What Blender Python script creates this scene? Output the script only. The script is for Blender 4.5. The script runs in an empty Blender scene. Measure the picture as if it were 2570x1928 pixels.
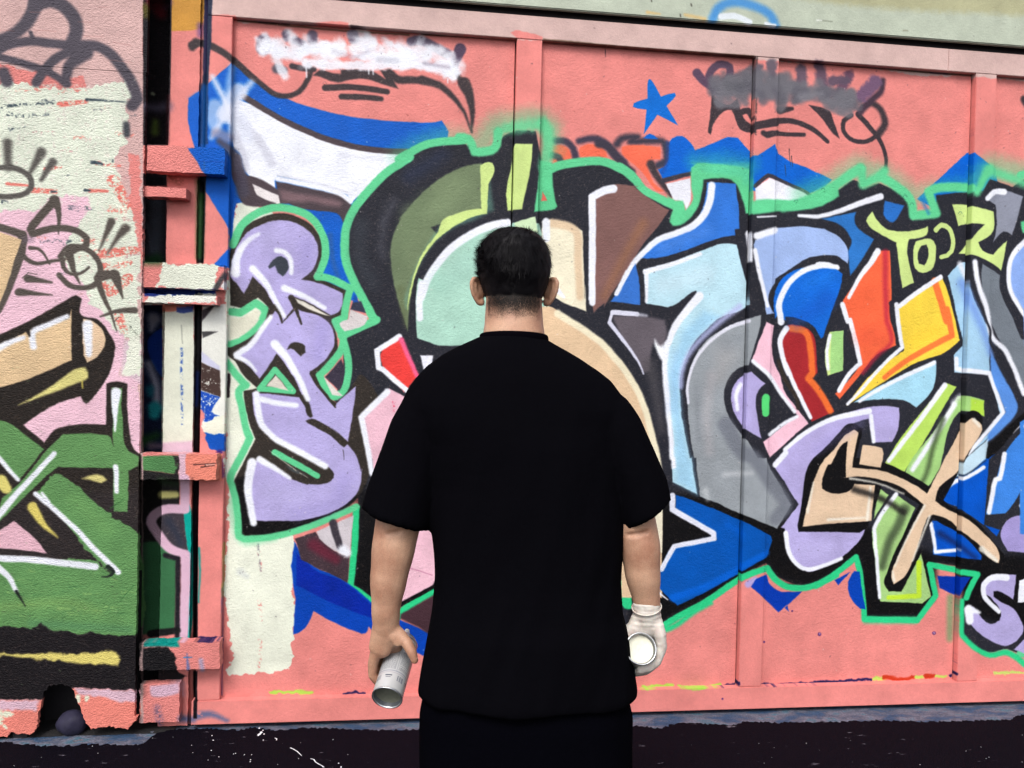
import bpy, bmesh, math, random
import numpy as np
from mathutils import Vector, Matrix, noise
random.seed(7); rng = np.random.default_rng(7)
sc = bpy.context.scene
COL = sc.collection

# ---------------------------------------------------------------- camera
CAM_H, CAM_D = 1.434, 3.24                       # eye height, metres from the door
YAW, PIT, ROL = 0.122031, -0.014336, 0.024043
FPX = 2000.0                                     # focal length for a 2570 px wide picture
_f = Vector((math.sin(YAW)*math.cos(PIT), math.cos(YAW)*math.cos(PIT), math.sin(PIT)))
_r = Vector((math.cos(YAW), -math.sin(YAW), 0)); _u = _r.cross(_f)
CR = math.cos(ROL)*_r+math.sin(ROL)*_u; CU = -math.sin(ROL)*_r+math.cos(ROL)*_u; CF = _f
CAM = Vector((0, -CAM_D, CAM_H))
cam = bpy.data.cameras.new("camera"); co = bpy.data.objects.new("camera", cam); COL.objects.link(co)
cam.sensor_width = 36.0; cam.lens = FPX/2570*36; cam.clip_start = .05; cam.clip_end = 500
M = Matrix.Identity(4)
for i in range(3): M[i][0], M[i][1], M[i][2], M[i][3] = CR[i], CU[i], -CF[i], CAM[i]
co.matrix_world = M; sc.camera = co

# ---------------------------------------------------------------- light
w = bpy.data.worlds.new("World"); sc.world = w; w.use_nodes = True
nt = w.node_tree; nt.nodes.clear()
SUN_EL, SUN_AZ = math.radians(50), math.radians(205)      # azimuth clockwise from +Y
sky = nt.nodes.new("ShaderNodeTexSky"); sky.sky_type = 'NISHITA'; sky.sun_disc = False
sky.sun_elevation = SUN_EL; sky.sun_rotation = SUN_AZ; sky.dust_density = 3.0; sky.ozone_density = 1.0
hs = nt.nodes.new("ShaderNodeHueSaturation"); hs.inputs["Saturation"].default_value = .35   # thin overcast
bg = nt.nodes.new("ShaderNodeBackground"); bg.inputs["Strength"].default_value = .13
ow = nt.nodes.new("ShaderNodeOutputWorld")
nt.links.new(sky.outputs[0], hs.inputs["Color"]); nt.links.new(hs.outputs[0], bg.inputs[0]); nt.links.new(bg.outputs[0], ow.inputs[0])
sl = bpy.data.lights.new("sun", 'SUN'); sl.energy = 1.3; sl.angle = math.radians(24); sl.color = (1, .965, .92)
so = bpy.data.objects.new("sun", sl); COL.objects.link(so)
sd = Vector((math.sin(SUN_AZ)*math.cos(SUN_EL), math.cos(SUN_AZ)*math.cos(SUN_EL), math.sin(SUN_EL)))
so.location = sd*20; so.rotation_euler = sd.to_track_quat('Z', 'Y').to_euler()
sc.view_settings.view_transform = 'Standard'; sc.view_settings.look = 'None'
sc.view_settings.exposure = 0.86; sc.view_settings.gamma = 1.0; sc.view_settings.use_curve_mapping = False

# ---------------------------------------------------------------- geometry of sight lines
def ray(px, py): return CR*((px-1285)/FPX)-CU*((py-964)/FPX)+CF
def on_y(px, py, y):                             # where a sight line meets the upright plane at y
    d = ray(px, py); return CAM+d*((y-CAM.y)/d.y)
def on_z(px, py, z):
    d = ray(px, py); return CAM+d*((z-CAM.z)/d.z)
def at(px, py, dist): return CAM+ray(px, py)*dist

# ---------------------------------------------------------------- helpers
def link(name, me, mat=None, parent=None, smooth=False):
    o = bpy.data.objects.new(name, me); COL.objects.link(o)
    if mat: me.materials.append(mat)
    if smooth: me.shade_smooth()
    if parent: o.parent = parent
    return o
def tag(o, label=None, cat=None, group=None, kind=None):
    for k, v in (("label", label), ("category", cat), ("group", group), ("kind", kind)):
        if v: o[k] = v
    return o
def empty(name, loc=(0, 0, 0)):
    o = bpy.data.objects.new(name, None); COL.objects.link(o); o.location = loc; o.empty_display_size = .1
    return o
# ---------------------------------------------------------------- spray paint canvas
# The wall's paint is drawn stroke by stroke (lines and filled shapes with fuzzy spray edges) on a canvas
# that lies in the plane of the door.  Strokes are written in sketch units; "to_canvas" turns them into canvas pixels.
K3 = 600/2212.0
ORG = dict(Z=(0,0,1.0), A=(0,0,650/2157.0), B=(550,0,750/2212.0), C=(1250,0,700/2074.0), D=(1900,0,670/1985.0),
           E=(500,400,K3), F=(1000,300,K3), G=(1500,350,K3), H=(1970,400,K3), I=(500,750,K3), J=(1400,700,K3),
           K=(1970,750,K3), L=(500,1150,K3), M=(1500,1150,K3), N=(1970,1150,K3), O=(1970,1478,K3),
           P=(1400,1478,K3), Q=(500,1478,K3), R=(0,400,K3), S=(0,800,K3), T=(0,1200,K3), U=(0,1478,K3))

def vnoise(rng, h, w, cell):
    gh, gw = int(h/cell)+3, int(w/cell)+3
    g = rng.random((gh, gw)).astype(np.float32)
    y = np.arange(h, dtype=np.float32)/cell; x = np.arange(w, dtype=np.float32)/cell
    yi = y.astype(int); xi = x.astype(int)
    fy = y-yi; fx = x-xi
    fy = (fy*fy*(3-2*fy))[:, None]; fx = (fx*fx*(3-2*fx))[None, :]
    a = g[yi][:, xi]; b = g[yi][:, xi+1]; c = g[yi+1][:, xi]; d = g[yi+1][:, xi+1]
    return (a*(1-fx)+b*fx)*(1-fy)+(c*(1-fx)+d*fx)*fy

class Canvas:
    def __init__(s, w, h, to_canvas, unit):
        s.w, s.h, s.tc, s.u = w, h, to_canvas, unit      # unit: canvas pixels per sketch unit
        s.rng = np.random.default_rng(5)
        s.img = np.zeros((h, w, 3), np.float32)
        r = s.rng
        s.n1 = vnoise(r, h, w, 9*unit+1)-.5; s.n2 = vnoise(r, h, w, 9*unit+1)-.5
        s.n3 = vnoise(r, h, w, 2.6*unit+1)-.5
        s.n4 = vnoise(r, h, w, 34*unit)-.5
        s.n5 = vnoise(r, h, w, 90*unit)-.5
        s.gr = (r.random((h, w)).astype(np.float32)-.5)
        s.dry = vnoise(r, h, w, 4*unit)*.5+vnoise(r, h, w, 13*unit)*.3+s.gr*.25+.1
    def path(s, t):
        pts = []; cor = []; o = (0, 0, 1.0)
        for tok in t.split():
            if tok in ORG: o = ORG[tok]; continue
            c = tok.endswith('!'); x, y = tok.rstrip('!').split(',')
            pts.append((o[0]+float(x)*o[2], o[1]+float(y)*o[2])); cor.append(c); k = o[2]
        return np.array(pts, float), cor, k
    def curve(s, t, closed):
        P, cor, k = s.path(t)
        n = len(P)
        if n < 3: return P, k, np.linspace(0, 1, n)
        out = []; par = []
        rng_ = range(n if closed else n-1)
        for i in rng_:
            p1 = P[i]; p2 = P[(i+1) % n]
            p0 = P[i-1] if (closed or i > 0) else p1
            p3 = P[(i+2) % n] if (closed or i+2 < n) else p2
            d = np.linalg.norm(p2-p1)+1e-6
            m1 = np.zeros(2) if cor[i] else (p2-p0)/(np.linalg.norm(p1-p0)+d)*d
            m2 = np.zeros(2) if cor[(i+1) % n] else (p3-p1)/(np.linalg.norm(p3-p2)+d)*d
            if cor[i]: m1 = (p2-p1)*1.5-m2*.5 if not cor[(i+1) % n] else p2-p1
            if cor[(i+1) % n]: m2 = (p2-p1)*1.5-m1*.5 if not cor[i] else p2-p1
            q = int(np.clip(d/9, 1, 9))
            if cor[i] and cor[(i+1) % n]: q = 1
            for j in range(q):
                u = j/q
                out.append((2*u**3-3*u*u+1)*p1+(u**3-2*u*u+u)*m1+(-2*u**3+3*u*u)*p2+(u**3-u*u)*m2)
                par.append((i+u)/(n-1))
        if not closed: out.append(P[-1]); par.append(1.0)
        return np.array(out), k, np.array(par)
    def blend(s, sl, a, col, grain):
        c = np.array(col, np.float32)/255.
        if grain:
            g = s.n4[sl]*.075+s.n5[sl]*.05+s.n3[sl]*.025+s.n1[sl]*.03+s.gr[sl]*.03
            c = c[None, None, :]*(1+grain*g[..., None])
            if max(col) < 70:                    # black sprayed on coarse board: its glints painted in as pale specks
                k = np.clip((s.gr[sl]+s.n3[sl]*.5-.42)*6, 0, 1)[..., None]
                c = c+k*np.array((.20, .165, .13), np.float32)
            c = np.clip(c, 0, 1)
        s.img[sl] += (c-s.img[sl])*a[..., None]
    def window(s, Q, pad):
        x0 = max(0, int(Q[:, 0].min()-pad)); x1 = min(s.w, int(Q[:, 0].max()+pad)+2)
        y0 = max(0, int(Q[:, 1].min()-pad)); y1 = min(s.h, int(Q[:, 1].max()+pad)+2)
        return x0, x1, y0, y1
    def coords(s, x0, x1, y0, y1, wob):
        sl = (slice(y0, y1), slice(x0, x1))
        X, Y = np.meshgrid(np.arange(x0, x1, dtype=np.float32)+.5, np.arange(y0, y1, dtype=np.float32)+.5)
        if wob:
            q = wob if wob >= 2.5 else wob*.45
            X = X+(s.n1[sl]*2+s.n3[sl])*q*s.u+s.n4[sl]*wob*1.5*s.u; Y = Y+(s.n2[sl]*2+s.n3[sl]*.7)*q*s.u-s.n4[sl]*wob*s.u
        return sl, X, Y
    def fill(s, col, t, soft=2.1, wob=1.6, a=1.0, dry=0, grain=1.0):
        P, k, _ = s.curve(t, True)
        Q = s.tc(P).astype(np.float32); su = max(soft*s.u, .75)
        x0, x1, y0, y1 = s.window(Q, su+wob*s.u+2)
        if x1 <= x0 or y1 <= y0: return
        sl, X, Y = s.coords(x0, x1, y0, y1, wob)
        D = np.full(X.shape, 1e9, np.float32); ins = np.zeros(X.shape, bool)
        n = len(Q)
        for i in range(n):
            ax, ay = Q[i]; bx, by = Q[(i+1) % n]
            dx, dy = bx-ax, by-ay; L2 = dx*dx+dy*dy+1e-9
            # distance only near the edge
            m = su+3
            jx0 = max(int(min(ax, bx)-m-x0), 0); jx1 = min(int(max(ax, bx)+m-x0)+2, X.shape[1])
            jy0 = max(int(min(ay, by)-m-y0), 0); jy1 = min(int(max(ay, by)+m-y0)+2, X.shape[0])
            if jx1 > jx0 and jy1 > jy0:
                xs = X[jy0:jy1, jx0:jx1]; ys = Y[jy0:jy1, jx0:jx1]
                u = np.clip(((xs-ax)*dx+(ys-ay)*dy)/L2, 0, 1)
                d = (xs-ax-u*dx)**2+(ys-ay-u*dy)**2
                D[jy0:jy1, jx0:jx1] = np.minimum(D[jy0:jy1, jx0:jx1], d)
            if ay != by:
                ya = int(max(min(ay, by)-3*s.u*max(wob, 0)-3-y0, 0)); yb = int(min(max(ay, by)+3*s.u*max(wob, 0)+3-y0, X.shape[0]))
                if yb > ya:
                    ys = Y[ya:yb]; xs = X[ya:yb]
                    c = ((ay > ys) != (by > ys)) & (xs < dx*(ys-ay)/dy+ax)
                    ins[ya:yb] ^= c
        sd = np.sqrt(D); sd = np.where(ins, sd, -sd)
        al = np.clip(sd/(2*su)+.5, 0, 1)
        al = al*al*(3-2*al)
        if soft > 4: al = np.clip(al+s.gr[sl]*.35*(al*(1-al)*4), 0, 1)
        if dry: al = al*np.clip((s.dry[sl]-dry)*7+.5, 0, 1)
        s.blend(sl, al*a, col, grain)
    def stroke(s, col, t, w, w2=None, soft=2.8, wob=1.2, a=1.0, dry=0, grain=.6):
        P, k, par = s.curve(t, False)
        Q = s.tc(P).astype(np.float32)
        W1 = w*k*s.u/2; W2 = (w if w2 is None else w2)*k*s.u/2
        su = max(soft*s.u, .75)
        pad = max(W1, W2)+su+wob*s.u+2
        x0, x1, y0, y1 = s.window(Q, pad)
        if x1 <= x0 or y1 <= y0: return
        sl, X, Y = s.coords(x0, x1, y0, y1, wob)
        D = np.full(X.shape, -1e9, np.float32)
        n = len(Q)
        for i in range(max(n-1, 1)):
            ax, ay = Q[i]; bx, by = Q[min(i+1, n-1)]
            ra = W1+(W2-W1)*par[i]; rb = W1+(W2-W1)*par[min(i+1, n-1)]
            m = max(ra, rb)+su+2
            jx0 = max(int(min(ax, bx)-m-x0), 0); jx1 = min(int(max(ax, bx)+m-x0)+2, X.shape[1])
            jy0 = max(int(min(ay, by)-m-y0), 0); jy1 = min(int(max(ay, by)+m-y0)+2, X.shape[0])
            if jx1 <= jx0 or jy1 <= jy0: continue
            xs = X[jy0:jy1, jx0:jx1]; ys = Y[jy0:jy1, jx0:jx1]
            dx, dy = bx-ax, by-ay
            u = np.clip(((xs-ax)*dx+(ys-ay)*dy)/(dx*dx+dy*dy+1e-9), 0, 1)
            d = ra+(rb-ra)*u-np.sqrt((xs-ax-u*dx)**2+(ys-ay-u*dy)**2)
            D[jy0:jy1, jx0:jx1] = np.maximum(D[jy0:jy1, jx0:jx1], d)
        al = np.clip(D/(2*su)+.5, 0, 1); al = al*al*(3-2*al)
        if soft > 3: al = np.clip(al+s.gr[sl]*.3*(al*(1-al)*4), 0, 1)
        if dry: al = al*np.clip((s.dry[sl]-dry)*7+.5, 0, 1)
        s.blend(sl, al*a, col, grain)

SALM=(229,137,131); DUST=(212,180,174); CREAM=(232,235,218); BLUE=(8,92,196); DEEP=(4,62,172); MINT=(98,208,148); GREEN=(45,205,135)
BLK=(38,39,48); BRB=(50,44,40); DK=(10,9,12); WHT=(240,242,252); PUR=(180,170,220); PLUM=(76,64,70); LEM=(206,228,142)
NAVY=(28,26,80); GRN=(98,146,88); SBLK=(38,32,29); PINK=(240,196,212); TAN=(228,196,154)

def paint_wall(cv):
    f, s = cv.fill, cv.stroke
    big = "Z -900,-900! 3400,-900! 3400,2600! -900,2600!"
    f(SALM, big)
    # ---- eave board above the door
    f((188,196,178), "Z 500,-400! 3000,-400! 3000,176! 2570,130 1950,77 1300,21 700,-28! 500,-50!", wob=0)
    f((176,172,132), "Z 2060,-300! 3000,-300! 3000,80! 2570,40 2200,20 1900,-20 1700,-60!", soft=14, wob=3, a=.8)
    s((70,145,215), "C 1600,140 1640,60 1750,15 1900,45 2020,110 2060,190", 70, 70, 9, a=.9)
    s((225,232,238), "C 1660,125 1760,120 1870,165", 50, 45, 3)
    s((225,232,238), "C 1990,175 2060,190", 25)
    s((214,186,130), "C 1110,92 1200,105", 22, 14, 4); s((214,186,130), "C 1390,112 1540,140", 22, 24, 5)
    for t in ("C 1140,0 1142,12","C 1435,30 1438,45","C 1355,110 1356,125"): s(SBLK, t, 6)
    s((130,135,120), "D 450,150 560,160", 10, 6, 3); s((235,240,230), "D 445,150 480,152", 14, 8)
    s((140,140,120), "D 1090,225 1120,228", 10, 6, 3)
    # ---- dusty pink top rail and old cream left in the panel tops
    f(DUST, "Z 515,-90! 700,-30! 1300,21! 1950,77! 2570,130! 3000,176! 3000,250! 2445,192 2300,190 2230,178 2100,160 1960,156 1900,150 1850,142 1700,132 1640,126 1560,120 1480,114 1370,104 1290,100 1180,90 1050,84 950,74 800,66 690,58 600,57! 592,38! 515,36!", soft=2, wob=3)
    f(SALM, "C 90,245! 130,225 200,235 330,275! 330,300! 150,290!", wob=2)
    f(SALM, "B 640,180! 830,160 960,165 960,200! 700,200!", wob=2)
    for t,w in (("B 140,150 700,210 1400,260",14),("B 1500,255 2200,290",16),("C 340,292 900,345 1900,420",12),("D 180,440 800,500 1600,565",12)):
        s((92,68,52), t, w*.9, w*.9, 2.4, a=.9, dry=.12)  # shadow line under the rail's lower edge, painted on
    s((70,55,60), "B 300,165 520,180", 12, 8, 3, dry=.3); s((70,55,60), "B 980,190 1080,205", 14, 8, 3)
    s((70,55,80), "D 1290,540 1420,550", 12, 8, 3)
    s((70,50,90), "D 1600,600 1605,1000", 14, 14, 3, dry=.35); s((70,60,60), "C 1925,430 1915,1000", 12, 12, 3, dry=.3)
    # ---- cream roller column
    f(CREAM, "E 330,415! 430,420 540,440 800,600! I 800,600! L 880,740! 875,900 890,1100 870,1280 895,1450 880,1600 Q 862,480 850,640 840,720 700,765 480,785 280,802! 265,780 290,650 300,500 260,250 245,50 L 240,1300 238,1000 262,760 265,600 270,300! I 250,1659! 240,900! 250,0!", soft=1, wob=5)
    for t in ("L 560,880 575,1080","L 560,1330 580,1500","Q 560,480 570,640","Q 560,620 545,760"): s((228,150,140), t, 40, 14, 2, dry=.62)
    s((120,120,130), "L 545,800 570,1050", 16, 8, 3, dry=.5); s((190,195,200),"L 380,1050 440,1090",60,40,8,a=.5)
    # ---- blue surrounds
    f(BLUE, "A 1945,510! B 300,620 450,700 520,740 700,800 900,850 1150,885 1400,905 1600,905 1650,893! 1700,975! 1650,1100 1420,1130 1300,1300! E 1340,700! 1480,1140! 1460,1330! 1100,1150! 1150,700 760,420 E 340,410! 325,480! 300,820! 290,1000! 120,985! 270,830! 270,640! 60,290! 50,150! A 1700,1430 1640,1300 1600,1150 1565,1000 1570,820! 1690,735 1740,690")
    f((40,110,205), "A 1735,690! 1740,780 1560,820 1690,735!", soft=6, a=.3)
    # tag above the swoosh
    TG=(62,52,56)
    s(TG, "A 1600,375 1660,360 1760,385 1860,440 1960,520 2120,660", 62, 46, 3); s(TG,"A 1630,350 1600,400",60,50,5)
    s(TG, "B 110,450 220,550 330,640 420,700 500,712 590,680 650,600 675,530 660,480", 40, 34, 3)
    f(TG, "B 690,560! 760,515 830,540 900,550! 900,520 1130,520! 1230,585! 1190,520! 1260,530 1300,610 1325,655! 1230,630 1080,585 960,592 880,612 800,590 740,570", soft=3)
    s(TG, "B 1260,540 1330,590 1420,590 1520,600", 60, 50, 4)
    s(TG, "B 785,650 950,645 1150,665 1245,680", 46, 40, 2.5); s(TG, "B 905,716 1050,720 1200,732", 42, 38, 2.5)
    s(TG, "B 1500,590 1640,640 1750,740 1820,850 1868,980", 62, 8, 4); s(TG, "B 1815,620 1850,700 1872,830 1868,980", 96, 12, 4)
    s((84,66,88), "B 1785,365 1750,450 1735,520", 88, 50, 3); s(TG, "B 1735,500 1790,610", 40, 40, 5)
    for t,w in (("B 330,300 325,360",92),("B 495,250 500,280",56),("B 690,262 690,300",74),("B 990,255 1000,290",76),("B 1420,310 1480,300 1600,350 1690,400",70),("B 560,300 620,330",60)):
        s((96,84,104), t, w, w, 4)
    s((90,84,96), "B 430,510 480,520", 70, 50, 5); s((60,52,58), "B 540,490 640,512 700,515", 40, 36, 3)
    r = np.random.default_rng(21)
    spine = np.array([(340,330),(430,380),(520,350),(640,370),(760,380),(880,350),(1000,360),(1120,370),(1240,390),(1360,400),(1480,410),(1600,430),(1700,480),(1750,560)], float)
    for i in range(150):
        q = r.uniform(0, len(spine)-1.01); k = int(q); c = spine[k]*(1-q+k)+spine[k+1]*(q-k)
        c = c+r.normal(0, 1, 2)*(26, 44 if k < 10 else 30); e = c+r.normal(0, 1, 2)*(70, 30)
        s(WHT, f"B {c[0]:.0f},{c[1]:.0f} {e[0]:.0f},{e[1]:.0f}", r.uniform(36, 84), r.uniform(20, 60), 7, a=r.uniform(.35, .8), wob=3)
    for t,w,a in (("B 640,470 800,480 1000,490 1200,485 1400,480 1600,510 1730,570",62,.9),("B 420,450 490,560",56,.8),("B 330,330 480,300",40,.5)): s(WHT, t, w, w, 5, a=a, wob=3)
    s((190,190,205), "B 1180,440 1320,450", 40, 40, 6, a=.6); s((150,140,160),"B 1520,470 1700,500",26,20,6,a=.6); s((170,165,185),"B 850,380 1000,420 1100,380",30,20,8,a=.4)
    for t in ("B 643,500 645,575","B 1108,510 1108,548","B 1140,510 1142,550","B 480,570 482,585","B 1690,590 1690,612"): s(WHT, t, 9, 7)
    # ---- big white swoosh with dark edge
    f(PLUM, "E 300,-60! 380,-30 420,120 480,165! 740,300! 760,425! 560,440 400,412 350,280 300,150", soft=3)
    s((90,40,55), "E 360,150 400,230", 60, 40, 8, a=.6)
    f(WHT, "B 130,740! 260,780 400,850 700,1000 1000,1090 1400,1130 1350,1250 E 1450,360! 1400,412! 1370,330 1150,260 900,190 720,155! 700,200 712,292! 600,235 480,168! 430,110 390,-20 370,-60! B 110,1100 100,850", soft=2)
    s(PLUM, "B 180,715 400,850 600,950 800,1030 1000,1085 1200,1115 1420,1125", 42, 42, 2)
    for t,w,a in (("B 150,880 300,1050 390,1210",60,.55),("B 120,1000 200,1250",60,.6),("B 900,1150 1200,1180",40,.25)): s((196,196,212), t, w, w, 6, a=a)
    s(PLUM, "E 470,175 600,222 740,315", 42, 42, 2.5); f((236,228,228), "E 490,230! 740,335! 752,412! 690,412! 530,342!")
    s(PLUM, "E 520,345 610,390 700,415", 34, 26, 2.5)
    f(PLUM, "E 708,205! 1000,260 1300,330 1360,350! 1410,430! 1370,520 1330,590! 1270,505 1000,468 830,412! 750,412!", soft=2)
    f((124,98,104), "E 745,285! 1000,330 1250,375 1320,410 1290,440 1050,400 900,392 770,385", soft=8, wob=2)
    s(WHT, "E 725,180 1000,235 1300,315 1400,390", 46, 46, 3); s((205,205,220), "E 730,155 1000,200 1300,280 1400,330", 14, 14, 5, a=.7)
    # white burst on the frame
    for t,w,w2,a in (("A 1770,640 1850,790 1900,900 1940,1120",40,60,.85),("A 2090,690 1960,850 1850,1000 1760,1150",50,30,.75),("A 1930,560 1900,780",50,60,.5),("A 1990,760 1870,960",130,120,.8),("A 1790,880 1770,980 1800,1060",110,90,.6),("A 1900,950 2000,1000 2060,1150",150,90,.7)): s((226,230,246), t, w, w2, 8, a=a)
    s((150,140,160), "A 1800,1110 1900,1150", 80, 90, 8, a=.7)
    s((75,70,85), "A 1830,1180 1920,1250 1990,1400 2020,1600", 50, 100, 7, a=.9)
    s((60,90,140), "E 1210,700 1230,900 1290,1110", 50, 40, 6, a=.5)
    # ---- orange letters half covered, at the top
    OR=(246,112,84)
    f(OR, "F 1430,250! 1500,235 1570,270 1605,330 1590,385! 1430,400!", soft=3); s((70,60,70), "F 1420,330 1480,350 1500,390", 60, 60, 4)
    f(OR, "F 1680,350! 1680,260 1760,228 1850,240 1920,300 1935,355! 1800,345", soft=3)
    s((66,58,76), "F 1450,195 1550,205 1620,270 1640,360", 66, 64, 5); s((66,58,76), "F 1670,200 1800,175 1900,210 1990,310 2080,400", 56, 90, 6)
    s((62,56,70), "F 2020,230 2070,175 2212,165 G 300,20 600,15 640,60", 66, 60, 8)
    f(OR, "G 225,70! 320,50 580,70! 580,188! 500,188 455,225! 520,400 620,480! 540,470 430,330 330,230 230,140", soft=3)
    s((62,56,70), "G 10,40 100,70 180,170 320,300", 80, 60, 5); s((60,60,78), "G 640,60 640,200 560,240", 90, 70, 6); s((64,54,60), "G 490,230 540,330 620,440 680,520", 80, 40, 5)
    # ---- blue crest
    BL=(0,98,206)
    f(BL, "G 655,60! 690,-10 780,-30 860,30 905,102! 1200,-20! 1300,-15! 1440,150! 1480,150! 1640,45! 1668,135! 1800,210 2000,290 2170,372! 2100,450! 1960,500! 1850,470 1650,380 1570,320 1480,420 1460,480 1200,400 870,300! 600,365! 560,280! 640,230")
    f(BL, "C 1080,1030! 1130,995 1190,1035!"); s((40,70,150), "G 650,30 640,220 600,300", 30, 30, 6, a=.6)
    s((58,54,66), "G 600,385 750,345 870,315", 46, 40, 2); s((58,54,66), "G 1460,430 1580,335 1660,370 1900,480 1990,530", 42, 36, 2)
    f((236,236,246), "G 630,412! 852,362! 862,560 822,650! 790,580 700,560!"); f((236,236,246), "G 1455,455! 1590,357! 1668,388! 1900,492! 1990,545! 1700,600! 1460,600!")
    f(BL, "D 1190,1480! 1330,1350! 1560,1140! 1620,1135! 1770,1262! 1800,1400! 1600,1500! 1300,1540!")
    f((0,108,208), "C 1125,588 1210,720! 1315,692 1322,712 1252,788! 1338,932! 1185,853! 1085,998! 1107,815! 1005,795 1010,768 1112,735!", soft=1.2, wob=.8)
    # ---- grey tag
    GT=(60,50,56)
    s((92,70,92), "C 1480,545 1540,610 1610,660", 72, 60, 3); s((92,72,92), "C 1610,680 1570,560 1640,480 1720,500 1710,600 1640,690", 56, 60, 3)
    f(GT, "C 1590,690! 1575,880 1560,985 1582,1002! 1615,900 1680,828 1735,818 1765,890 1800,960 1860,985 1920,985! 1900,940 1830,880 1780,730! 1700,780", soft=2)
    s(GT, "C 1890,870 1860,825 1800,840 1800,900 1850,960 1920,945 2070,920", 48, 40, 2); s(GT, "C 1970,990 2000,1010 2072,990", 40, 40)
    s(GT, "D 0,930 160,900 300,912 430,972 525,1052", 52, 32, 2); s(GT, "D 70,1000 110,990 200,1000 350,1003", 40, 30, 2)
    f(GT, "D 380,780! 480,800 545,830! 612,1032! 570,1000 480,880", soft=2)
    s(GT, "D 170,820 260,810", 60, 30, 3)
    s(GT, "D 700,860 645,900 645,980 720,1045 820,1050 900,1000", 36, 36, 2); s(GT, "D 900,1000 950,920 920,820 850,770 790,800", 60, 40, 6)
    s(GT, "D 750,850 850,960 920,1060 958,1180 955,1255", 44, 26, 2); s((70,52,66), "D 935,600 920,680 820,770 770,830", 46, 60, 6)
    for t,w,c in (("D 110,480 110,640",84,(98,90,102)),("D 20,500 20,700",60,(98,90,102)),("D 330,520 330,640",100,(100,84,100)),("D 460,490 500,640",90,(98,78,96)),("D 690,560 600,700",80,(104,74,96)),("D 880,610 770,720",110,(112,86,116)),("C 1700,650 1880,560",150,(108,102,112)),("D 560,600 660,600",80,(96,80,98))): s(c, t, w, w*.9, 6, a=.95, wob=3)
    GC=(112,110,118)
    spine = np.array([(1790,225),(1830,215),(1880,212),(1920,215),(1960,220),(2010,222),(2060,228),(2110,245),(2150,258)], float)
    for i in range(120):
        q = r.uniform(0, len(spine)-1.01); k = int(q); c = spine[k]*(1-q+k)+spine[k+1]*(q-k)+r.normal(0, 1, 2)*(8, 13); e = c+r.normal(0, 1, 2)*(9, 12)
        s(GC if r.random() < .7 else (98,96,106), f"Z {c[0]:.0f},{c[1]:.0f} {e[0]:.0f},{e[1]:.0f}", r.uniform(20, 38), r.uniform(14, 30), 7, a=r.uniform(.5, .85), wob=2)
    s(GC, "Z 1805,255 1850,262", 30, 24, 6, a=.8); s(GC, "Z 2080,262 2130,285", 34, 26, 6, a=.8)
    s((140,138,146), "D 330,720 480,700", 60, 40, 10, a=.5); s((92,92,100), "C 1720,640 1820,640", 80, 60, 10, a=.5)
    s(GT, "D 1985,740 2010,780", 60, 60, 5)
    for t in ("D 238,1110 252,1230","D 258,1160 266,1240","D 208,1230 214,1310","C 796,370 798,425"): s(GT, t, 7, 3, 1)
    for t,w,a in (("F 0,330 200,220 420,150 560,150",150,.35),("F 760,230 900,60 1100,20 1300,0 1400,80",200,.5),("F 1400,150 1420,300",160,.4),("G 900,200 1150,190 1420,230",130,.35),("H 150,330 350,250 560,120 700,50 760,120",190,.45),("H 880,120 1000,180 1150,300 1250,330",190,.45),("H 1820,170 1900,80 2100,110 2260,170",230,.5),("H 1350,240 1700,230",110,.3)):
        s(MINT, t, w, w, 26, a=a, wob=4)
    # ================= main lettering: dark mass, then mint outline
    f(BLK, "E 1640,1500! 1480,1200 1370,950 1370,650 1480,400 1700,150 1900,30 F 0,410 200,290 400,230 620,230 720,330! 900,300 940,240 960,160! 1100,100 1270,110! 1340,440! 1500,440 1700,410 1900,410 2080,490 2212,600 G 300,340 420,480 560,560 700,630! 700,760! 850,680 930,500 960,340! 1350,340! 1400,680! 1640,650 1900,640 2100,550 2212,470 H 500,280 640,190 720,270! 870,220! 1000,280 1150,390 1180,560! 1400,530! 1400,330! 1700,300! 1830,290! 1900,180! 2300,330! N 2300,1659! O 2300,690! 2060,560 1900,590 1750,540 1640,430 1640,90! N 1740,1150! 1790,1065! 1600,1000 1330,960! 1400,1270! 1220,1470! 740,1470! 690,930! 640,920! 450,1060 250,1175 0,1160 M 1850,1180 1650,1090 1560,970! 1330,1080 1000,1300 700,1480 600,1520! 0,1659! L 2160,1190! 1860,1370! 1600,1290 1400,1200! 1470,440! I 1450,1150! 1250,940! 1330,700! 1330,350! 1480,280! 1600,240!")
    # the lettering goes on along the door to the right
    f(BLK, "Z 2540,470! 2640,430 2760,520 2900,500 3050,700 3080,950 3000,1200 3060,1400 2900,1560 2700,1640 2540,1600!")
    s(MINT, "Z 2560,440 2640,425 2760,512 2900,490 3060,690 3095,950 3015,1200 3075,1400 2910,1575 2700,1660 2560,1640", 20, 20)
    # lower black painted deeper: it catches less glare than the top
    f(DK, "L 1480,300! 1700,300! 2212,900! 2160,1180! 1860,1370! 1600,1290! 1400,1200!", soft=25)
    f(DK, "M 350,380! 900,330! 1900,620! 2212,650! N 740,620! 1400,900! 2300,900! 2300,1659! 1640,1400! 1600,990! 1400,960! 1390,1280! 1220,1468! 742,1468! 690,930! 640,920! 450,1060! 250,1172! 0,1160! M 1850,1176! 1650,1088! 1560,972! 1000,1300! 600,1510! 300,1500!", soft=16)
    M1, MG = MINT, GREEN
    s(M1, "E 1620,1480! 1550,1350 1430,1130 1360,950 1350,700 1410,500 1560,300 1750,110 1950,-20 F 0,372 120,300 250,235 400,205 600,195", 78, 74, 2.4)
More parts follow.
